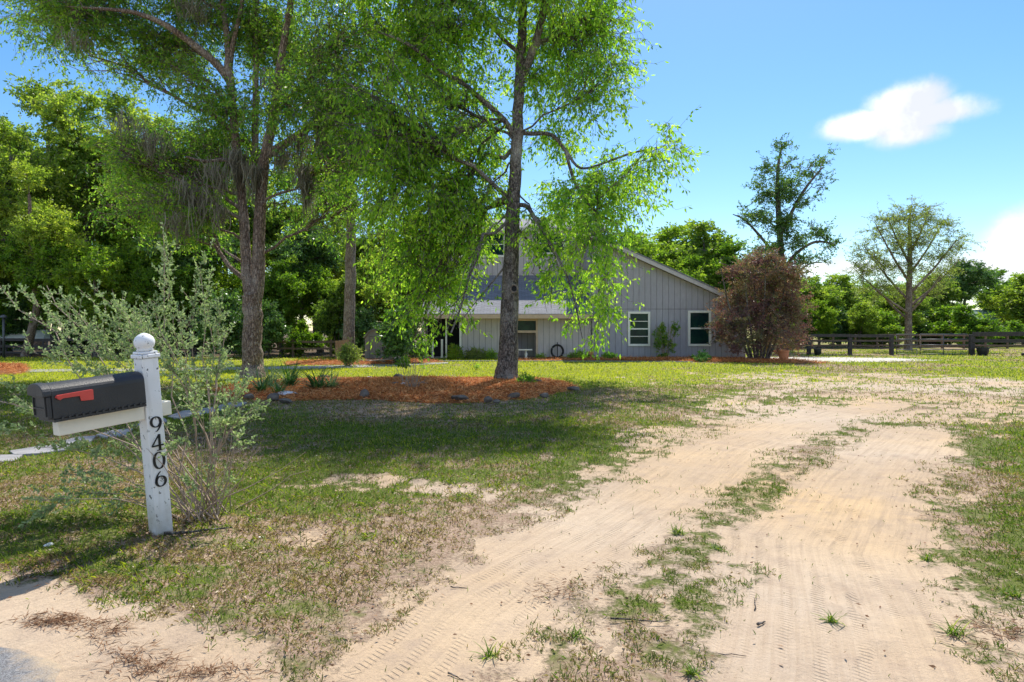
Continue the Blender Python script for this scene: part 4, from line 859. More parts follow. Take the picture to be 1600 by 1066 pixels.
# knot hole on its trunk
kb = P(801, 452, YM); e_ = bpy.data.objects['shade_tree']
c0 = kb-Vector(e_.location)+Vector((.04, -.262, 0)); b = MB(); b.tube([(c0.x+.10*math.cos(a), c0.y, c0.z+.11*math.sin(a)) for a in np.linspace(0, 2*PI, 19)], .026, 8); kn = b.build('knot_hole', M['bark_pale'], e_, smooth=True)
b = MB(); b.tube([(c0.x, c0.y+.05, c0.z), (c0.x, c0.y-.005, c0.z)], .09, 16); b.build('hollow_shade_disc', M['dark'], kn)  # flat black disc, shade of the knot hole put into its colour


YO = 20.0
stems = [stem_px([(395, 598, .50), (395, 586, .38), (394, 570, .32), (394, 540, .29), (395, 500, .28), (394, 460, .29)], YO),
         stem_px([(391, 465, .18), (386, 430, .165), (384, 400, .155), (380, 330, .14), (375, 280, .13), (369, 230, .125), (364, 170, .115), (358, 110, .13), (355, 60, .10), (345, -20, .09), (338, -130, .04)], YO, [0]*6+[.1, .2, .3, .4, .5]),
         stem_px([(399, 470, .20), (404, 430, .19), (404, 380, .18), (407, 320, .17), (411, 270, .165), (416, 235, .16), (425, 195, .14), (431, 150, .12), (438, 100, .12), (448, 40, .10), (458, -20, .08), (470, -120, .04)], YO, [0]*5+[-.1, -.2, -.3, -.4, -.5, -.6, -.7]),
         stem_px([(364, 135, .12), (345, 108, .12), (322, 85, .11), (300, 68, .10), (270, 46, .09), (240, 30, .08), (200, 18, .06), (130, 12, .03)], YO, [.3, .1, -.1, -.3, -.6, -.9, -1.2, -1.6]),
         stem_px([(416, 240, .15), (435, 232, .13), (460, 215, .12), (485, 198, .10), (505, 186, .08), (545, 175, .05), (580, 190, .02)], YO, [0, -.2, -.4, -.5, -.6, -.9, -1.2]),
         stem_px([(399, 300, .10), (399, 200, .10), (400, 110, .09), (400, 40, .08), (404, -60, .05)], YO, [.3, .5, .6, .7, .8]),
         stem_px([(358, 120, .08), (364, 70, .075), (375, 20, .06), (385, -40, .04)], YO, [.3, .2, .1, 0]),
         stem_px([(372, 262, .07), (350, 250, .06), (320, 252, .05), (290, 245, .03)], YO, [0, -.4, -.8, -1.2])]
lob = lobes_px([(50, 30, 50, 34, .9), (110, 35, 60, 40, 1), (170, 30, 60, 45, 1), (235, 55, 60, 45, 1), (305, 30, 60, 50, .8), (130, 75, 40, 28, .5), (390, 30, 70, 50, .7), (465, 70, 60, 70, .9), (540, 70, 60, 80, .7), (290, 125, 50, 34, .5), (350, 170, 50, 50, .9), (430, 150, 60, 50, .8), (510, 160, 60, 60, .6),
                (305, 225, 60, 42, 1), (325, 275, 60, 45, 1), (240, 250, 60, 50, 1), (185, 235, 50, 40, .7), (440, 250, 40, 40, .6), (530, 250, 50, 55, .5), (560, 320, 40, 60, .4), (255, 310, 55, 40, .9), (290, 350, 45, 40, .7), (205, 320, 45, 40, .8), (370, 215, 50, 40, .7), (410, 60, 60, 60, .5), (250, 100, 60, 40, .5), (470, 310, 30, 40, .4),
                (200, -60, 150, 60, 1), (350, -100, 150, 70, 1), (480, -90, 110, 70, 1), (60, -30, 80, 40, .8)], YO, jit=1.7, seed=9)
wo, lo = grow(stems, lob, 33, 3100, 5, 9, (.13, .048), spread=1.3, leafvar=.6, droop=.3, clump_r=.65, trunk_sides=16, twig_r=.006, bow=.05)
oak = put_tree('oak_tree', (P(395, 590, YO).x, YO, .03), wo, lo, M['bark_brown'], M['leaf_oak'], 'big forked oak with two brown trunks and hanging grey moss', 'tree')
# Spanish moss hanging from it
rg = np.random.default_rng(5); mv = Geo()
def moss(px, py, n, ln, spread, Y):
    c = np.array(P(px, py, Y)); s = spread*Y/FPX
    A = c+rg.normal(size=(n, 3))*np.array([s, .25, s*.45]); L = ln*Y/FPX*rg.uniform(.3, 1.1, n)*np.exp(-((A[:, 0]-c[0])/(s*1.6))**2)
    k = 6; tt = np.linspace(0, 1, k); C = np.repeat(A[:, None], k, 1); C[:, :, 2] -= L[:, None]*tt; C[:, 1:, :2] += np.cumsum(rg.normal(size=(n, k-1, 2))*.038, axis=1)
    C[:, :, 0] += (c[0]-A[:, 0])[:, None]*tt**1.5*.35
    wv = np.zeros((n, 1, 3)); a = rg.uniform(0, PI, n); wv[:, 0, 0] = np.cos(a); wv[:, 0, 1] = np.sin(a); prof = np.array([.6, 1, 1, .8, .55, .1])[None, :, None]*.013
    Lf = C-wv*prof; Rt = C+wv*prof; V = np.stack([Lf, Rt], 2).reshape(-1, 3); i0 = np.arange(n*k*2).reshape(n, k, 2)
    Fm = np.stack([i0[:, :-1, 0], i0[:, :-1, 1], i0[:, 1:, 1], i0[:, 1:, 0]], -1).reshape(-1, 4); mv.add(V, Fm, np.repeat(rg.uniform(0, 1, n), k*2))
for a in [(312, 300, 170, 65, 16, 19.2), (285, 290, 120, 55, 16, 19), (478, 262, 220, 75, 7, 19.5), (480, 285, 160, 60, 5, 19.5), (372, 240, 260, 70, 9, 19.8), (396, 262, 200, 65, 8, 19.7), (440, 236, 160, 45, 9, 19.7), (470, 212, 200, 55, 12, 19.6), (503, 190, 220, 60, 10, 19.4), (525, 180, 150, 45, 9, 19.3),
          (340, 260, 110, 50, 18, 19.2), (200, 190, 150, 30, 18, 19), (300, 6, 200, 26, 20, 19.3), (420, 120, 120, 40, 12, 19.5), (345, 325, 80, 45, 10, 19.4), (560, 215, 160, 70, 12, 19.2), (240, 215, 130, 40, 14, 19), (120, 55, 90, 35, 14, 18.7), (275, 340, 90, 45, 14, 19)]: moss(*a)
mv.V = [v-np.array(oak.location) for v in mv.V]
link('hanging_moss', mv.mesh('hanging_moss'), M['moss'], oak)

# ------------------------------------------------------------------ trees of the wood, behind the house and beyond the paddock
def auto_lobes(h, cr, z0, n, seed, dens=1, flat=.8):
    rg = np.random.default_rng(seed); o = []; zc = (z0+1)/2*h; rz = (1-z0)/2*h
    for i in range(n):
        u = rg.normal(size=3); u /= np.linalg.norm(u); r = rg.uniform(.25, .8); s = rg.uniform(.26, .42)
        o.append((u[0]*cr*r, u[1]*cr*r, zc+u[2]*rz*r*.95, cr*s, cr*s, max(.7, cr*s*flat), rg.uniform(.7, 1.2)*dens))
    o.append((0, 0, h-cr*.3, cr*.35, cr*.35, cr*.3, 1)); return o
def wiggle(h, r, seed, k=7, lean=.05, top=.82):
    rg = np.random.default_rng(seed); z = np.linspace(0, h*top, k); x = np.cumsum(rg.normal(size=k)*h*.012)+z*rg.uniform(-lean, lean); y = np.cumsum(rg.normal(size=k)*h*.012)
    x -= x[0]; y -= y[0]; rr = r*np.linspace(1, .28, k); rr[0] *= 1.5; pts = [(a, b, c) for a, b, c in zip(x, y, z)]; pts.insert(1, (x[0]*.8, y[0], .35)); rr = np.insert(rr, 1, r*1.05)
    pts[0] = (pts[0][0], pts[0][1], -.15); return pts, rr
PROTO = {}
def proto(kind, h, cr, z0, nl, clumps, tw, nf, leaf, bark, leafm, seed, droop=.1, clump_r=.7, multi=1, dens=1, r=.022, flat=.8, lean=.05):
    st = []
    for i in range(multi): 
        p, rr = wiggle(h, h*r/(multi**.5), seed+i*7, lean=lean*(1 if multi == 1 else 4)); st.append((p, rr))
    w_, l_ = grow(st, auto_lobes(h, cr, z0, nl, seed, dens, flat), seed, clumps, tw, nf, leaf, droop, clump_r, 8, .01, leafvar=.45)
    PROTO[kind] = (w_.mesh(kind+'_wood'), l_.mesh(kind+'_leaves'), bark, leafm, h)
def place(name, kind, px, Y, ytop=None, h=None, label='', cat='tree', group=None, rz=None, sx_=1.0, mats=None, wname='trunk', lname='crown'):
    wm_, lm_, bk_, lfm, h0 = PROTO[kind]; hh = h if h else EYE+(HOR-ytop)*Y/FPX; s = hh/h0
    e = empty(name, ((px-800)*Y/FPX, Y, -.02)); tag(e, label, cat, group)
    for nm, me, mt in ((wname, wm_, bk_), (lname, lm_, lfm)):
        o = bpy.data.objects.new(nm, me); col.objects.link(o); o.parent = e
        if not me.materials: me.materials.append(mt)
        if nm == wname and not me.polygons[0].use_smooth: me.polygons.foreach_set('use_smooth', np.ones(len(me.polygons), bool))
        if mats: o.material_slots[0].link = 'OBJECT'; o.material_slots[0].material = mats[0 if nm == wname else 1]
    e.scale = (s*sx_, s*sx_, s); e.rotation_euler.z = rz if rz is not None else random.uniform(0, 6.28); return e
BD, BB, BP = M['bark_dark'], M['bark_brown'], M['bark_pale']
proto('tall_a', 16, 4.6, .30, 13, 300, 6, 17, (.20, .10), BD, M['leaf_wood'], 101)
proto('tall_b', 15, 4.0, .26, 14, 300, 6, 17, (.19, .095), BB, M['leaf_wood'], 102)
proto('tall_c', 14, 4.6, .40, 12, 300, 6, 14, (.28, .13), BD, M['leaf_dark'], 103)
proto('under_a', 7, 2.9, .15, 12, 270, 6, 16, (.16, .08), BD, M['leaf_bright'], 104, clump_r=.5)
proto('under_b', 6, 2.6, .12, 12, 250, 6, 16, (.16, .08), BD, M['leaf_wood'], 105, clump_r=.5, multi=2)
proto('shrub_a', 3.2, 1.7, .02, 12, 200, 6, 13, (.15, .08), BD, M['leaf_dark'], 106, clump_r=.35, multi=3)
proto('shrub_b', 2.6, 1.7, .02, 12, 190, 6, 12, (.15, .07), BD, M['leaf_bright'], 107, clump_r=.35, multi=3)
proto('airy', 9.5, 3.9, .30, 16, 230, 6, 8, (.16, .055), BB, M['leaf_olive'], 108, clump_r=.55, dens=1, r=.018)
SK = dict(wname='stems', lname='foliage')
wt = [('tall_a', 8, 40, 170, 'tree at the far left edge with arching dark bough'), ('tall_b', 62, 46, 122, 'tallest leafy tree at the left, top against the blue sky'), ('tall_a', 128, 42, 125, 'broad crowned tree above the black mailbox'),
      ('tall_b', 190, 45, 138, 'leafy tree right of the tallest left tree'), ('tall_a', 250, 40, 165, 'tree just left of the forked oak crown'), ('tall_b', 318, 46, 200, 'tree behind the hanging moss left of the oak trunks'),
      ('tall_a', 372, 43, 235, 'tree directly behind the forked oak trunks'), ('tall_b', 440, 47, 262, 'tree right of the oak trunks at the back'), ('tall_a', 500, 42, 300, 'leafy tree between oak and the pale trunk'),
      ('tall_b', 585, 46, 315, 'tree behind the grey shed'), ('tall_a', 645, 48, 330, 'tree at the left end of the house roof'), ('tall_b', 705, 52, 345, 'tree rising behind the upper windows at the left'),
      ('tall_a', -60, 40, 190, 'tree mostly outside the left edge'), ('tall_b', 42, 36, 250, 'tree with straight black trunk behind the grey shrub'), ('tall_c', 300, 37, 330, 'dark leaning tree left of the oak'), ('tall_c', 470, 40, 345, 'dark crowned tree right of the oak trunks')]
wt += [('tall_a', 20, 54, 215, 'farther tree filling the gap at the left edge'), ('tall_b', 95, 56, 235, 'farther tree between the two tallest left trees'), ('tall_a', 160, 55, 240, 'farther tree above the arching shrub stems'), ('tall_b', 225, 57, 250, 'farther tree above the post finial'),
       ('tall_a', 285, 55, 260, 'farther tree behind the thin hanging moss'), ('tall_b', 345, 58, 280, 'farther tree seen just left of the oak fork'), ('tall_a', 410, 56, 300, 'farther tree seen between the oak stems'), ('tall_b', 465, 57, 320, 'farther tree above the rail fence'),
       ('tall_a', 530, 56, 330, 'farther tree left of the pale trunk'), ('tall_b', 600, 58, 345, 'farther tree right of the pale trunk')]
for k, px, Y, yt, lb in wt: place('woodland_tree', k, px, Y, yt, label=lb, group='trees of the left wood')
ut = [('under_a', -20, 36, 350, 'bright low tree at the left edge behind the lamp post'), ('under_a', 85, 37, 335, 'bright low tree behind the white canopy'), ('under_a', 150, 35, 372, 'low tree behind the arching grey shrub stems'), ('under_a', 215, 37, 345, 'yellow green low tree above the post finial'),
      ('under_a', 265, 36, 385, 'low tree between the two upright shrub wands'), ('under_a', 330, 38, 395, 'low tree left of the oak trunk'), ('under_a', 440, 37, 400, 'low green tree just right of the oak trunk'), ('under_a', 500, 39, 410, 'low bright tree above the rail fence'),
      ('under_b', 580, 36, 400, 'low tree behind the barn roofed shed'), ('under_a', 625, 39, 380, 'low bright tree over the dark glossy bush'), ('under_b', 525, 35, 445, 'low tree left of the pale trunk')]
ut += [('under_a', 40, 43, 370, 'dim low tree deep behind the white canopy'), ('under_b', 110, 44, 350, 'dim low tree deep behind the mailbox'), ('under_a', 180, 43, 355, 'dim low tree deep behind the arching shrub'), ('under_b', 245, 44, 360, 'dim low tree deep behind the post'),
       ('under_a', 310, 43, 400, 'dim low tree deep left of the oak'), ('under_b', 385, 44, 405, 'dim low tree deep behind the oak trunk'), ('under_a', 455, 45, 410, 'dim low tree deep behind the rail fence'), ('under_b', 560, 44, 410, 'dim low tree deep behind the pale trunk'), ('under_b', 670, 44, 400, 'dim low tree deep at the left house corner')]
for k, px, Y, yt, lb in ut: place('understory_tree', k, px, Y, yt, label=lb, group='low trees of the left wood')
ss = [('shrub_a', 345, 33, 455, 'dark glossy bush left of the oak trunk'), ('shrub_a', 420, 34, 470, 'dark bush right of the oak trunk'), ('shrub_a', 120, 37, 480, 'dark bush behind the arching grey shrub'), ('shrub_a', 240, 36, 470, 'dark bush behind the post finial'),
      ('shrub_b', 470, 35.5, 500, 'bright low bush behind the rail fence'), ('shrub_b', 530, 36, 505, 'bright low bush left of the shed'), ('shrub_a', 560, 34, 480, 'dark bush beside the pale trunk'), ('shrub_b', 190, 37, 490, 'bright bush behind the mailbox'), ('shrub_a', 290, 38, 470, 'dark bush behind the shrub wands'), ('shrub_a', 10, 39, 470, 'dark bush at the left edge')]
for k, px, Y, yt, lb in ss: place('bush', k, px, Y, yt, label=lb, cat='bush', group='bushes of the wood edge', **SK)
place('glossy_bush', 'shrub_a', 628, 28.3, 478, label='large dark glossy bush in front of the grey shed', cat='bush', rz=1, sx_=1.25, **SK)
# the pale thick trunk left of the shed
w_, l_ = grow([([(0, 0, -.1), (0, 0, .5), (.02, 0, 2), (.06, 0, 4), (.1, .1, 7), (.0, .2, 10), (.1, .2, 13)], [.42, .30, .27, .26, .22, .16, .06])],
              auto_lobes(14, 3.6, .36, 11, 55), 55, 260, 6, 14, (.22, .11), .1, .6, 14, .01)
bx_ = P(545, 565, 31.5); w_.V = [v+np.array([bx_.x, 31.5, 0]) for v in w_.V]; l_.V = [v+np.array([bx_.x, 31.5, 0]) for v in l_.V]
put_tree('cedar_tree', (bx_.x, 31.5, 0), w_, l_, BP, M['leaf_dark'], 'dark tree with thick pale peeling trunk left of the shed', 'tree')
bh = [('under_a', 985, 50, 352, 1.3, 'bright green tree above the right end of the house roof'), ('under_a', 1045, 54, 345, 1.35, 'tallest bright tree behind the sloping roof'), ('under_b', 1095, 50, 338, 1.2, 'darker tree behind the low end of the roof'), ('under_a', 1140, 48, 372, 1.2, 'bright tree left of the maroon bush'),
      ('under_b', 915, 52, 350, 1.2, 'tree behind the roof ridge'), ('under_b', 850, 54, 345, 1.2, 'tree behind the upper floor windows'), ('under_a', 1075, 47, 392, 1.2, 'low bright tree nearest behind the sloping roof'), ('under_b', 1185, 52, 395, 1.2, 'green tree directly behind the maroon bush'),
      ('tall_c', 780, 58, 330, 1, 'tree hidden behind the big trunk and upper floor')]
for k, px, Y, yt, s, lb in bh: place('garden_tree', k, px, Y, yt, label=lb, sx_=s, group='trees behind the house')
rt = [('under_b', 1262, 56, 428, 1.3, 'green tree right of the maroon bush'), ('under_b', 1312, 58, 424, 1.3, 'rounded tree over the left corral fence'), ('under_a', 1358, 62, 436, 1.3, 'tree left of the airy olive tree'), ('under_b', 1400, 56, 440, 1.3, 'tree behind the airy olive tree trunk'),
      ('under_b', 1455, 60, 425, 1.3, 'tree right of the airy olive tree'), ('tall_c', 1503, 62, 404, 1.1, 'dark dense tree at the right standing above its neighbours'), ('under_a', 1548, 66, 416, 1.3, 'tree right of the dense dark one'), ('under_b', 1600, 60, 422, 1.3, 'tree at the right edge of the photo'), ('under_b', 1650, 58, 418, 1.3, 'tree just outside the right edge'),
      ('under_a', 1280, 52, 465, 1.2, 'low bright tree above the small black tub'), ('under_b', 1345, 52, 470, 1.2, 'low dark tree above the left corral post'), ('under_b', 1585, 71, 452, 1.3, 'low tree above the pale green barn')]
for k, px, Y, yt, s, lb in rt: place('paddock_tree', k, px, Y, yt, label=lb, sx_=s, group='trees beyond the paddock')
rs = [('shrub_b', 1262, 48, 480, 1.3, 'bright bush at the left end of the corral fence'), ('shrub_a', 1308, 47, 482, 1.2, 'dark bush behind the corral fence'), ('shrub_b', 1378, 46, 486, 1.5, 'lime green rounded bush behind the left pipe gate'), ('shrub_a', 1425, 51, 488, 1.3, 'dark bush behind the pipe gates'), ('shrub_b', 1478, 50, 478, 1.5, 'bright bush behind the wide gate'),
      ('shrub_b', 1508, 47, 476, 1.2, 'lime bush above the black tub'), ('shrub_b', 1582, 48, 501, 1.4, 'green bush in front of the pale green barn'), ('shrub_b', 1640, 48, 485, 1.3, 'bush at the right edge'), ('shrub_a', 1440, 57, 470, 1.6, 'tall dark bush behind the lime bush'), ('shrub_b', 1340, 50, 490, 1.4, 'green bush over the corral gap'), ('shrub_a', 1600, 60, 470, 1.5, 'dark bush right of the barn'), ('shrub_a', 1225, 50, 485, 1.3, 'dark bush behind the terracotta pot')]
for k, px, Y, yt, s, lb in rs: place('paddock_bush', k, px, Y+(7 if Y < 52 else 9), yt, label=lb, cat='bush', sx_=s, group='bushes beyond the paddock', **SK)
for i, px in enumerate(range(-260, 1900, 95)):
    Y = 78+8*((i*7) % 5)/2; place('far_tree', ('tall_b', 'tall_a', 'under_b')[i % 3], px+((i*37) % 40), Y, (400 if px < 700 else 452)+((i*53) % 22), label='distant tree in the far row closing the view', cat='tree', group='far row of trees', sx_=1.7 if px > 650 else 1.2)
# tall sparse dark tree and the airy olive one, against the sky
YT = 45.0
stems = [stem_px([(1228, 552, .42), (1227, 535, .32), (1226, 480, .28), (1222, 420, .25), (1218, 360, .21), (1215, 300, .16), (1216, 260, .10), (1222, 225, .04)], YT), stem_px([(1219, 370, .14), (1238, 330, .12), (1258, 295, .09), (1285, 262, .05)], YT, [0, -.4, -.8, -1]),
         stem_px([(1221, 410, .12), (1190, 372, .10), (1165, 345, .06), (1145, 335, .03)], YT, [0, .4, .8, 1]), stem_px([(1222, 425, .13), (1245, 395, .11), (1275, 378, .09), (1305, 382, .04)], YT, [0, -.5, -1, -1.2]), stem_px([(1225, 450, .08), (1260, 415, .06), (1285, 410, .03)], YT, [0, -.5, -.9])]
lob = lobes_px([(1224, 232, 18, 20, .6), (1240, 250, 20, 14, .5), (1205, 262, 24, 20, .7), (1262, 262, 24, 18, .8), (1288, 248, 16, 12, .5), (1290, 285, 16, 14, .5), (1225, 295, 34, 28, 1), (1190, 300, 26, 24, .8), (1250, 310, 26, 22, .7), (1182, 335, 30, 18, .9), (1152, 336, 18, 10, .6), (1218, 350, 34, 26, 1.1), (1240, 375, 30, 20, 1),
                (1280, 362, 28, 16, 1), (1303, 378, 16, 14, .7), (1205, 392, 34, 22, 1), (1250, 402, 30, 16, .8), (1285, 405, 14, 10, .4), (1225, 425, 36, 22, 1)], YT, jit=1.6, seed=8)
w_, l_ = grow(stems, lob, 61, 300, 6, 10, (.16, .08), .1, .65, 10, .012)
put_tree('gum_tree', (P(1228, 548, YT).x, YT, 0), w_, l_, BD, M['leaf_gum'], 'tall sparse dark green tree standing against the sky behind the maroon bush', 'tree')
YA = 46.0
stems = [stem_px([(1418, 552, .34), (1419, 530, .26), (1420, 480, .22), (1421, 440, .19), (1422, 390, .14), (1421, 350, .09), (1424, 320, .03)], YA)]+[stem_px([(1420, a, .10), (1420+.5*(c-1420), (a+d)/2+4, .07), (c, d, .025)], YA, [0, e1, e1*2]) for a, c, d, e1 in
         [(470, 1350, 385, .6), (460, 1495, 375, -.6), (440, 1368, 350, -.7), (430, 1475, 345, .7), (410, 1385, 335, .4), (400, 1452, 330, -.5), (490, 1345, 430, -.6), (480, 1500, 405, .6), (500, 1370, 450, .8), (490, 1470, 430, -.9)]]
lob = lobes_px([(1422, 335, 26, 20, 1), (1390, 340, 22, 16, .8), (1450, 340, 22, 16, .8), (1372, 355, 20, 14, .8), (1355, 388, 22, 18, .9), (1478, 352, 20, 16, .8), (1498, 380, 20, 14, .9), (1440, 372, 30, 22, .9), (1400, 378, 30, 22, .9), (1350, 425, 24, 18, .9), (1475, 400, 26, 16, .8), (1380, 415, 26, 20, .8), (1425, 410, 26, 22, .7), (1370, 452, 28, 18, .9), (1465, 435, 28, 18, .8), (1425, 455, 30, 20, .8)], YA, jit=2, seed=3)
w_, l_ = grow(stems, [l[:3]+(l[3]*1.35, l[4]*1.2, l[5]*1.35)+l[6:] for l in lob], 62, 400, 6, 10, (.15, .05), .0, .75, 8, .010)
put_tree('airy_tree', (P(1418, 548, YA).x, YA, 0), w_, l_, BB, M['leaf_olive'], 'airy olive coloured tree with fine spreading branches behind the pipe gates', 'tree')
# maroon bush at the house corner
YB = 31.0
stems = [stem_px([(1186+dx*.25, 568, .07), (1186+dx*.5, 540, .06), (1186+dx, 480, .045), (1186+dx*1.3, 420, .02)], YB, [0, dy*.3, dy, dy*1.3]) for dx, dy in [(-34, .2), (-18, -.5), (-6, .4), (8, -.4), (20, .3), (34, -.2), (46, .4), (-46, -.3)]]
lob = lobes_px([(1190, 405, 34, 18, 1), (1165, 425, 34, 24, 1), (1218, 425, 34, 24, 1), (1240, 450, 24, 26, 1), (1190, 445, 40, 26, 1), (1150, 465, 34, 26, 1.1), (1215, 475, 40, 30, 1.1), (1245, 495, 22, 30, 1), (1175, 490, 40, 26, 1.1), (1140, 505, 34, 26, 1.1), (1205, 512, 40, 24, 1), (1240, 525, 24, 22, .9), (1150, 530, 36, 18, .9), (1120, 515, 14, 24, .7), (1190, 535, 36, 14, .7), (1225, 545, 20, 8, .4)], YB, depth=1.4, jit=1.0, seed=6)
w_, l_ = grow(stems, lob, 63, 620, 7, 17, (.085, .034), .1, .40, 7, .006, skip_limbs=True, leafvar=.3, spread=1.1)
put_tree('smoke_bush', (P(1186, 562, YB).x, YB, .03), w_, l_, BD, M['leaf_purple'], 'huge rounded maroon and bronze bush at the right corner of the house', 'bush', wood_name='stems', leaf_name='foliage')
# small plants
def small(name, px, py, Y, hpx, wpx, label, leafm, n=40, tw=5, nf=8, leaf=(.09, .035), nst=4, cr=.16, seed=1, lobes=None, cat='shrub', droop=0, base_z=.04):
    stx = [stem_px([(px+dx*.15, py, .018), (px+dx*.6, py-hpx*.45, .014), (px+dx, py-hpx*.9, .006)], Y, [0, dy*.5, dy]) for dx, dy in [(wpx*.45*math.cos(6.28*i/nst+seed), .25*math.sin(6.28*i/nst+seed)*wpx*Y/FPX) for i in range(nst)]]
    lb = lobes_px(lobes or [(px, py-hpx*.55, wpx*.45, hpx*.42, 1), (px-wpx*.2, py-hpx*.35, wpx*.3, hpx*.3, .8), (px+wpx*.2, py-hpx*.4, wpx*.3, hpx*.3, .8)], Y, jit=.1, depth=.8, seed=seed)
    a_, b_ = grow(stx, lb, seed, n, tw, nf, leaf, droop, cr, 6, .005, skip_limbs=True)
    return put_tree(name, (P(px, py, Y).x, Y, base_z), a_, b_, M['stem'], leafm, label, cat, wood_name='stems', leaf_name='foliage')
small('crepe_myrtle', 1040, 561, 32.4, 60, 36, 'narrow upright shrub between the two white framed windows', M['leaf_oak'], 110, 5, 9, (.08, .035), 6, .10, 3,
      [(1028, 530, 7, 26, 1), (1036, 512, 6, 14, 1), (1040, 535, 8, 22, .8), (1055, 515, 6, 14, 1), (1050, 540, 6, 14, .7), (1038, 557, 12, 6, .9)], 'shrub')
small('hosta_plant', 1097, 567, 29.6, 12, 26, 'low pale green leafy plant under the right window', M['strap'], 26, 5, 7, (.16, .07), 5, .2, 4, cat='plant')
small('low_plant', 952, 562, 31.0, 10, 22, 'small green clump at the left end of the window bed', M['leaf_main'], 20, 5, 7, (.12, .05), 4, .18, 5, cat='plant')
small('foundation_shrub', 742, 563, 32.3, 20, 34, 'loose green shrub against the pale boards left of the trunk', M['leaf_olive'], 60, 6, 9, (.09, .035), 6, .25, 6)
small('foundation_shrub', 765, 563, 32.5, 16, 22, 'yellowish low shrub right beside the big trunk at the house wall', M['leaf_main'], 40, 6, 9, (.09, .035), 5, .22, 7)
small('foundation_shrub', 712, 564, 31.9, 24, 24, 'leafy shrub by the white porch posts', M['leaf_bright'], 50, 6, 9, (.10, .045), 5, .25, 8)
small('foundation_shrub', 845, 563, 32.3, 10, 16, 'tiny shrub by the alcove bench', M['leaf_main'], 22, 5, 7, (.08, .03), 4, .18, 9)
small('foundation_shrub', 905, 562, 32.0, 12, 40, 'low green shrub left of the small orange pot', M['leaf_main'], 40, 5, 8, (.09, .035), 5, .2, 19)
small('young_shrub', 545, 572, 26.0, 36, 30, 'small yellow green shrub in front of the pale trunk', M['leaf_olive'], 70, 6, 9, (.09, .04), 5, .25, 10)
small('rose_shrub', 745, 575, 24.0, 5, 8, 'tiny weed tuft in the bright lawn', M['leaf_main'], 10, 4, 5, (.06, .02), 3, .1, 11, cat='weed')
small('bed_sapling', 822, 603, 17.4, 16, 26, 'small dark seedling beside the big trunk', M['leaf_oak'], 24, 5, 6, (.09, .03), 4, .14, 12, cat='seedling')
small('bed_sapling', 632, 600, 17.2, 20, 14, 'tiny bright sprig standing in the island bed', M['leaf_bright'], 14, 5, 6, (.10, .05), 2, .1, 13, [(632, 566, 6, 6, 1)], 'seedling')
# bare twiggy plant
tw = Geo(); rg = np.random.default_rng(8); bpx = P(646, 613, 15.5)
A = np.repeat(np.array([[bpx.x, 15.5, .05]]), 26, 0)+rg.normal(size=(26, 3))*[.05, .05, 0]; B = A+np.column_stack([rg.normal(size=26)*.24, rg.normal(size=26)*.2, rg.uniform(.3, .85, 26)])
c = curve_pts(A, B, 5, -.04, rg, .03); V, F = tubes(c, np.repeat((np.array([.007, .006, .005, .004, .002]))[None], 26, 0), 4); tw.add(V, F); o = link('bare_shrub', tw.mesh('bare_shrub'), M['stem']); tag(o, 'thin bare stemmed shrub in the middle of the island bed', 'shrub')
# strap leaved plants of the island bed
def strap_plant(px, py, n, ln, label, mat, seed, wid=.03, up=.55):
    rg = np.random.default_rng(seed); x, y = G(px, py); z = HZ(x, y)+.03; e = empty('strap_plant', (x, y, z)); tag(e, label, 'plant', 'strap leaved plants in the island bed')
    k = 7; tt = np.linspace(0, 1, k); a = rg.uniform(0, 2*PI, n); L = ln*rg.uniform(.55, 1.2, n); e0 = np.clip(rg.normal(up*1.5, .32, n), .3, 1.5)
    ang = e0[:, None]-tt[None]*rg.uniform(.2, 1.2, n)[:, None]; s = L[:, None]/(k-1); hr = np.cumsum(np.cos(ang)*s, 1)-np.cos(ang[:, :1])*s; vz = np.cumsum(np.sin(ang)*s, 1)-np.sin(ang[:, :1])*s
    C = np.stack([np.cos(a)[:, None]*hr, np.sin(a)[:, None]*hr, vz], -1)+rg.normal(size=(n, 1, 3))*[.05, .05, 0]
    wv = np.stack([-np.sin(a), np.cos(a), np.zeros(n)], -1)[:, None]*np.array([.6, 1, 1, .9, .75, .45, .05])[None, :, None]*wid/2
    V = np.stack([C-wv, C+wv], 2).reshape(-1, 3); i0 = np.arange(n*k*2).reshape(n, k, 2); F = np.stack([i0[:, :-1, 0], i0[:, :-1, 1], i0[:, 1:, 1], i0[:, 1:, 0]], -1).reshape(-1, 4)
    link('foliage', quads_mesh('strap_foliage', V, F, {'rnd': np.repeat(rg.uniform(0, 1, n), k*2)}), mat, e)
for a in [(408, 614, 60, .72, 'leftmost dark green strap plant beside the oak roots', M['strap'], 1), (425, 608, 80, .8, 'upright dull strap plant right of the oak roots', M['leaf_gray'], 2, .02, .75), (452, 607, 90, .8, 'tallest bright strap plant above the pale stone', M['strap'], 3, .028, .7),
          (496, 612, 130, .66, 'dense dark green strap clump right of the pale stone', M['strap'], 4, .034, .5), (518, 610, 90, .55, 'greyish strap clump at the right of the group', M['leaf_gray'], 5, .02, .6), (436, 618, 46, .5, 'small dark strap plant in front of the pale stone', M['strap'], 6)]: strap_plant(*a)
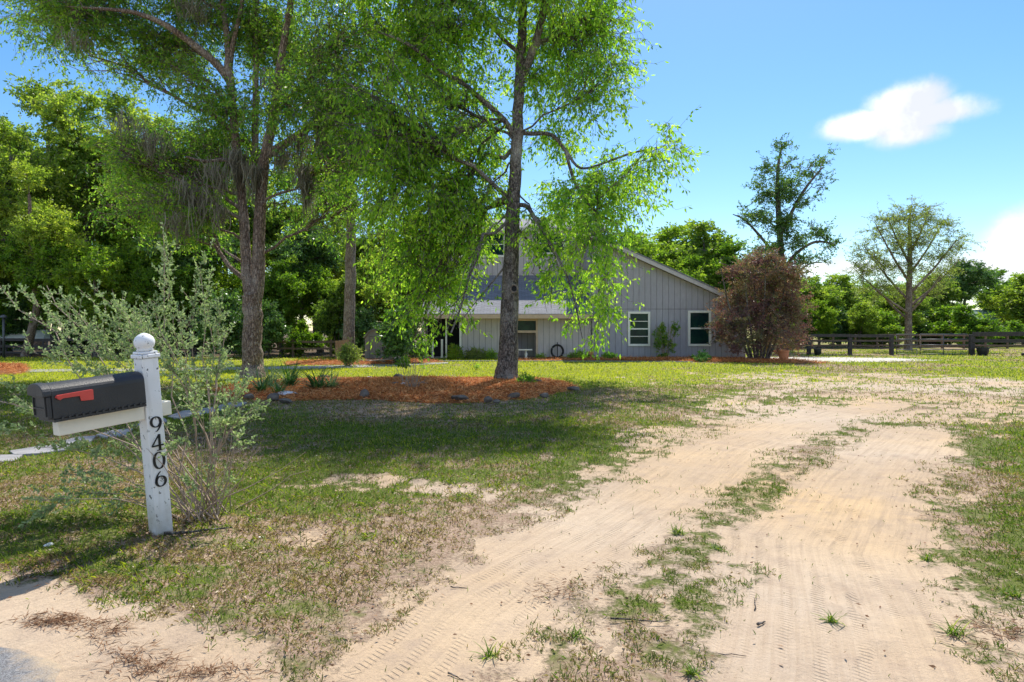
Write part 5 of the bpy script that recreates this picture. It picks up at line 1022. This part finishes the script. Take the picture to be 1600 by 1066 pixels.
# rocks
m, t = mat_new('field_stone'); v = objc(t); n = tnoise(t, v, 7, 6, .65); n2 = tnoise(t, v, 2, 3, .5); oi = nd(t, 'ShaderNodeObjectInfo').outputs['Random']
c = tmix(t, trange(t, n, .35, .7), (.055, .05, .045), (.20, .18, .16)); c = tmix(t, tm(t, 'MULTIPLY', oi, .45), c, (.16, .11, .09)); tout(t, princ(t, c, .85, tbump(t, n, .8, .03), spec=.3)); M['stone'] = m
M['palestone'] = plain('pale_stone', (.55, .56, .62), .8, .2, 6, .4)
import bmesh
def rock(px, py, wpx, hpx, label, mat=None, seed=0, flat=1, z=.04):
    x, y = G(px, py+1.5); s = y/FPX; bm = bmesh.new(); bmesh.ops.create_icosphere(bm, subdivisions=3, radius=1); rr = random.Random(seed); o = Vector((rr.uniform(0, 50), rr.uniform(0, 50), 0))
    pl_ = [(Vector((rr.gauss(0, 1), rr.gauss(0, 1), rr.gauss(0, .8))).normalized(), rr.uniform(.55, .85)) for _ in range(11)]
    for v_ in bm.verts:
        for nrm, d in pl_:
            q = v_.co.dot(nrm)
            if q > d: v_.co -= nrm*(q-d)*.9
        k = float(fbm(np.array([v_.co.x*1.7+o.x]), np.array([v_.co.y*1.7+v_.co.z+o.y]), 3, 3)[0]); v_.co *= .85+.3*k
        v_.co.x *= wpx*s/2*1.1; v_.co.y *= wpx*s/2*.8; v_.co.z *= hpx*s/2*1.25*flat
    me = bpy.data.meshes.new('rock'); bm.to_mesh(me); bm.free(); ob = link('rock', me, mat or M['stone'], smooth=False); ob.location = (x, y, HZ(x, y)+(z if py > 593 or py < 580 else -.02)+hpx*s*.32); tag(ob, label, 'rock', 'stones round the island bed')
for i, a in enumerate([(718, 627, 30, 9, 'long dark flat stone at the front edge of the orange mulch'), (762, 629, 14, 9, 'small dark stone right of the long flat one'), (803, 623, 20, 8, 'bluish stone at the front of the bed below the trunk'), (850, 622, 14, 8, 'small stone at the right front of the bed'),
                       (897, 610, 20, 7, 'grey stone at the right tip of the bed'), (842, 598, 14, 5, 'flat stone right behind the seedling'), (622, 590, 20, 9, 'dark pointed rock on the back edge by the lawn'), (577, 590, 12, 5, 'pale small stone on the back edge'), (507, 589, 16, 7, 'dark rough stone on the back edge nearest the oak'),
                       (616, 604, 14, 8, 'blue grey stone in the middle of the bed'), (634, 605, 16, 7, 'pale topped stone beside the blue grey one'), (660, 604, 18, 7, 'mossy stone right of the pale topped one'), (568, 621, 16, 13, 'upright stone at the left front of the mulch'), (428, 624, 20, 11, 'dark round stone left of the pale slab'),
                       (445, 628, 26, 6, 'dark flat stone under the pale slab'), (776, 630, 14, 5, 'flat little stone right of the small dark one'), (390, 622, 18, 8, 'dark stone at the left tip of the bed')]):
    rock(*a, seed=i+3, mat=M['palestone'] if i in (7, 10) else None)
rock(450, 618, 34, 7, 'pale bluish slab stone among the strap plants', M['palestone'], 40, .8)
rock(76, 853, 14, 8, 'white stone in the grass below the mailbox', M['trim'], 41, 1, -.01)
rock(410, 840, 14, 6, 'small white stone right of the shrub roots', M['trim'], 42, 1, -.012)

# ------------------------------------------------------------------ the grey green shrub around the mailbox
rg = np.random.default_rng(77); sw = Geo(); sl = Geo()
bx, by = G(318, 812); bz = HZ(bx, by)
tg = []          # tip pixel, distance, leafiness start
T_ = [(252, 372, 5.4, .35), (262, 400, 5.6, .4), (322, 385, 5.5, .35), (330, 420, 5.7, .4), (300, 440, 5.3, .4), (240, 470, 5.6, .4), (205, 480, 5.8, .35), (180, 470, 5.9, .3), (150, 455, 5.9, .35), (112, 465, 5.8, .3), (70, 440, 5.9, .3), (40, 450, 6.0, .35), (0, 440, 5.8, .4), (90, 500, 5.5, .3), (130, 500, 6.0, .3), (165, 500, 5.5, .3),
      (50, 560, 5.5, .35), (0, 590, 5.3, .4), (-20, 620, 5.2, .5), (90, 545, 5.7, .3), (190, 520, 5.4, .3), (120, 570, 6.0, .3), (160, 560, 5.7, .3), (200, 545, 5.9, .3), (220, 500, 6.1, .3),
      (360, 520, 5.4, .3), (375, 560, 5.2, .3), (345, 560, 5.6, .3), (382, 600, 5.0, .35), (370, 650, 5.1, .3), (378, 700, 4.9, .35), (340, 500, 5.5, .4), (310, 540, 5.0, .3), (290, 560, 4.9, .3), (270, 580, 4.95, .3), (335, 600, 4.8, .3), (305, 620, 4.7, .35), (355, 740, 4.9, .3), (330, 690, 4.8, .4),
      (70, 640, 5.7, .5), (20, 640, 5.2, .5), (0, 685, 5.0, .6), (60, 700, 5.1, .6), (100, 740, 4.9, .45), (60, 800, 4.7, .6), (45, 825, 4.6, .7), (130, 760, 5.0, .4), (110, 690, 5.2, .4), (160, 720, 5.2, .4), (150, 780, 4.9, .45), (190, 690, 5.4, .4), (200, 760, 5.1, .4), (90, 770, 5.0, .5), (175, 650, 5.5, .4), (225, 700, 5.3, .4),
      (275, 500, 5.0, .3), (385, 640, 5.3, .3), (365, 600, 5.6, .3), (350, 660, 5.3, .3), (290, 680, 4.75, .5), (280, 740, 4.75, .5), (210, 620, 5.5, .4), (320, 740, 5.0, .3)]
MAINS = []
for (px, py, Y, s0) in T_:
    for rep in range(2 if 60 < px < 260 else 1):
        t_ = np.array(P(px+rg.normal()*9, py+rg.normal()*9, Y+rg.normal()*.12)); t_[2] = max(t_[2], bz+.12)
        a0 = np.array([bx+rg.normal()*.09, by+rg.normal()*.09, bz-.02]); L = np.linalg.norm(t_-a0)
        if MAINS and (rep == 1 or rg.uniform() < .62):      # most shoots fork off an older stem
            cm = min(MAINS, key=lambda q: np.linalg.norm(q[0, -1]-t_)); tq = rg.uniform(.12, .5); a0 = lerp_poly(cm, np.array([tq]))[0]
        cv = curve_pts(a0[None], t_[None], 9, .10 if py > 480 else .02, rg, .010)
        if np.linalg.norm(a0[:2]-[bx, by]) < .25: MAINS.append(cv); V, F = tubes(cv, (np.linspace(.0055, .0018, 9)*(.7+.25*L))[None], 5); sw.add(V, F)
        # side twigs
        n = int((8+13*L*.5)*(1 if rep == 0 else .45)*(1.25 if py < 600 and px < 260 else 1.3 if py < 600 else .9)); tt = rg.uniform(s0 if rep == 0 else s0+.15, .97, n)**.9; S = lerp_poly(np.repeat(cv, n, 0), tt)
        d = np.repeat((cv[:, -1]-cv[:, -4]), n, 0); d /= np.linalg.norm(d, axis=1, keepdims=True); d = d*.9+rg.normal(size=d.shape)*.55; d[:, 2] += .25
        E = S+d*rg.uniform(.05, .17, n)[:, None]*(1.25-.6*tt[:, None]); tws = curve_pts(S, E, 3, 0, rg, .03); V, F = tubes(tws, np.repeat(np.array([[.0018, .0014, .0008]]), n, 0), 3); sw.add(V, F)
        nl = 13; T0 = np.repeat(tws, nl, 0); t2 = rg.uniform(.15, 1, len(T0)); q = lerp_poly(T0, t2)
        ax_ = np.repeat(E-S, nl, 0); ax_ /= np.linalg.norm(ax_, axis=1, keepdims=True); ld = ax_*.8+rg.normal(size=ax_.shape)*.6
        V, F = leaves(q, ld, rg, .031, .015); sl.add(V, F, np.repeat(np.clip(rg.normal(.5, .25, len(q)), 0, 1), 4))
n = 26; A = np.repeat(np.array([[bx, by, bz]]), n, 0)+rg.normal(size=(n, 3))*[.10, .10, 0]; B = A+np.column_stack([rg.normal(size=n)*.28, rg.normal(size=n)*.22, rg.uniform(.25, .8, n)])
V, F = tubes(curve_pts(A, B, 5, .03, rg, .02), np.repeat(np.array([[.006, .005, .004, .003, .0015]]), n, 0), 4); sw.add(V, F)
put_tree('mailbox_shrub', (bx, by, bz), sw, sl, M['stem'], M['leaf_gray'], 'straggly grey green shrub growing around the mailbox post', 'shrub', wood_name='stems', leaf_name='foliage')
# grass tuft and dead twigs
gt = Geo()
def tuft(px, py, n, ln, label, seed):
    rg = np.random.default_rng(seed); x, y = G(px, py); z = HZ(x, y); k = 5; tt = np.linspace(0, 1, k); a = rg.uniform(0, 2*PI, n); L = ln*rg.uniform(.3, 1.1, n)*.75; n_ = n; e0 = rg.uniform(.2, 1.45, n)
    ang = e0[:, None]-tt[None]*.7; s = L[:, None]/(k-1); hr = np.cumsum(np.cos(ang)*s, 1)-np.cos(ang[:, :1])*s; vz = np.cumsum(np.sin(ang)*s, 1)-np.sin(ang[:, :1])*s
    C = np.stack([np.cos(a)[:, None]*hr, np.sin(a)[:, None]*hr, vz], -1)+rg.normal(size=(n, 1, 3))*[.018, .018, 0]
    wv = np.stack([-np.sin(a), np.cos(a), np.zeros(n)], -1)[:, None]*np.array([.8, 1, .8, .5, .05])[None, :, None]*.0035
    V = np.stack([C-wv, C+wv], 2).reshape(-1, 3); i0 = np.arange(n*k*2).reshape(n, k, 2); F = np.stack([i0[:, :-1, 0], i0[:, :-1, 1], i0[:, 1:, 1], i0[:, 1:, 0]], -1).reshape(-1, 4)
    o = link('grass_tuft', quads_mesh('grass_tuft', V, F, {'rnd': np.repeat(rg.uniform(.45, .95, n), k*2)}), M['grass']); o.location = (x, y, z); tag(o, label, 'grass tuft', 'taller grass tufts')
for i, a in enumerate([(262, 828, 40, .16, 'grass tuft at the foot of the white post'), (1300, 935+34, 36, .13, 'grass tuft right of the right wheel track'), (1490, 985, 40, .15, 'tall tuft at the right edge of the sand'), (1580, 925, 60, .12, 'dense green tuft at the right edge'), (765, 1022, 30, .12, 'spiky tuft at the left end of the centre strip'),
                       (1060, 835, 70, .12, 'thick green tuft in the centre strip'), (1450, 870, 40, .10, 'tuft reaching into the right track'), (900, 990, 34, .09, 'small tuft in the centre strip near the camera'), (1120, 860, 30, .09, 'small tuft at the right of the centre strip'), (1085, 1050, 34, .11, 'tuft at the bottom of the photo in the centre strip')]): tuft(*a, seed=i+90)
def stick(px, py, L, ang, r, label, seed):
    rr = random.Random(seed); x, y = G(px, py); z = HZ(x, y)+r; b = MB(); k = 6
    b.tube([((i/(k-1)-.5)*L, rr.uniform(-.04, .04)*L, rr.uniform(0, .015)*L+.002) for i in range(k)], [r*(1-.6*i/(k-1)) for i in range(k)], 6)
    o = b.build('twig', M['bark_dark'], smooth=True); o.location = (x, y, z); o.rotation_euler.z = R(ang); tag(o, label, 'twig', 'dead twigs on the sand')
for i, a in enumerate([(1180, 940, .17, 70, .004, 'curved dark twig on the right track'), (712, 1055, .09, -40, .004, 'short dark twig on the left track near the bottom'), (717, 919, .10, -10, .004, 'thin twig across the left track'), (1000, 973, .30, -8, .005, 'long dark stick in the centre strip'), (1138, 1018, .16, -12, .003, 'thin pale twig left of the right track'),
                       (1190, 972, .06, 30, .008, 'small dark bit of bark on the right track'), (310, 835, .45, 20, .012, 'dead branch at the foot of the grey green shrub')]): stick(*a, seed=i)
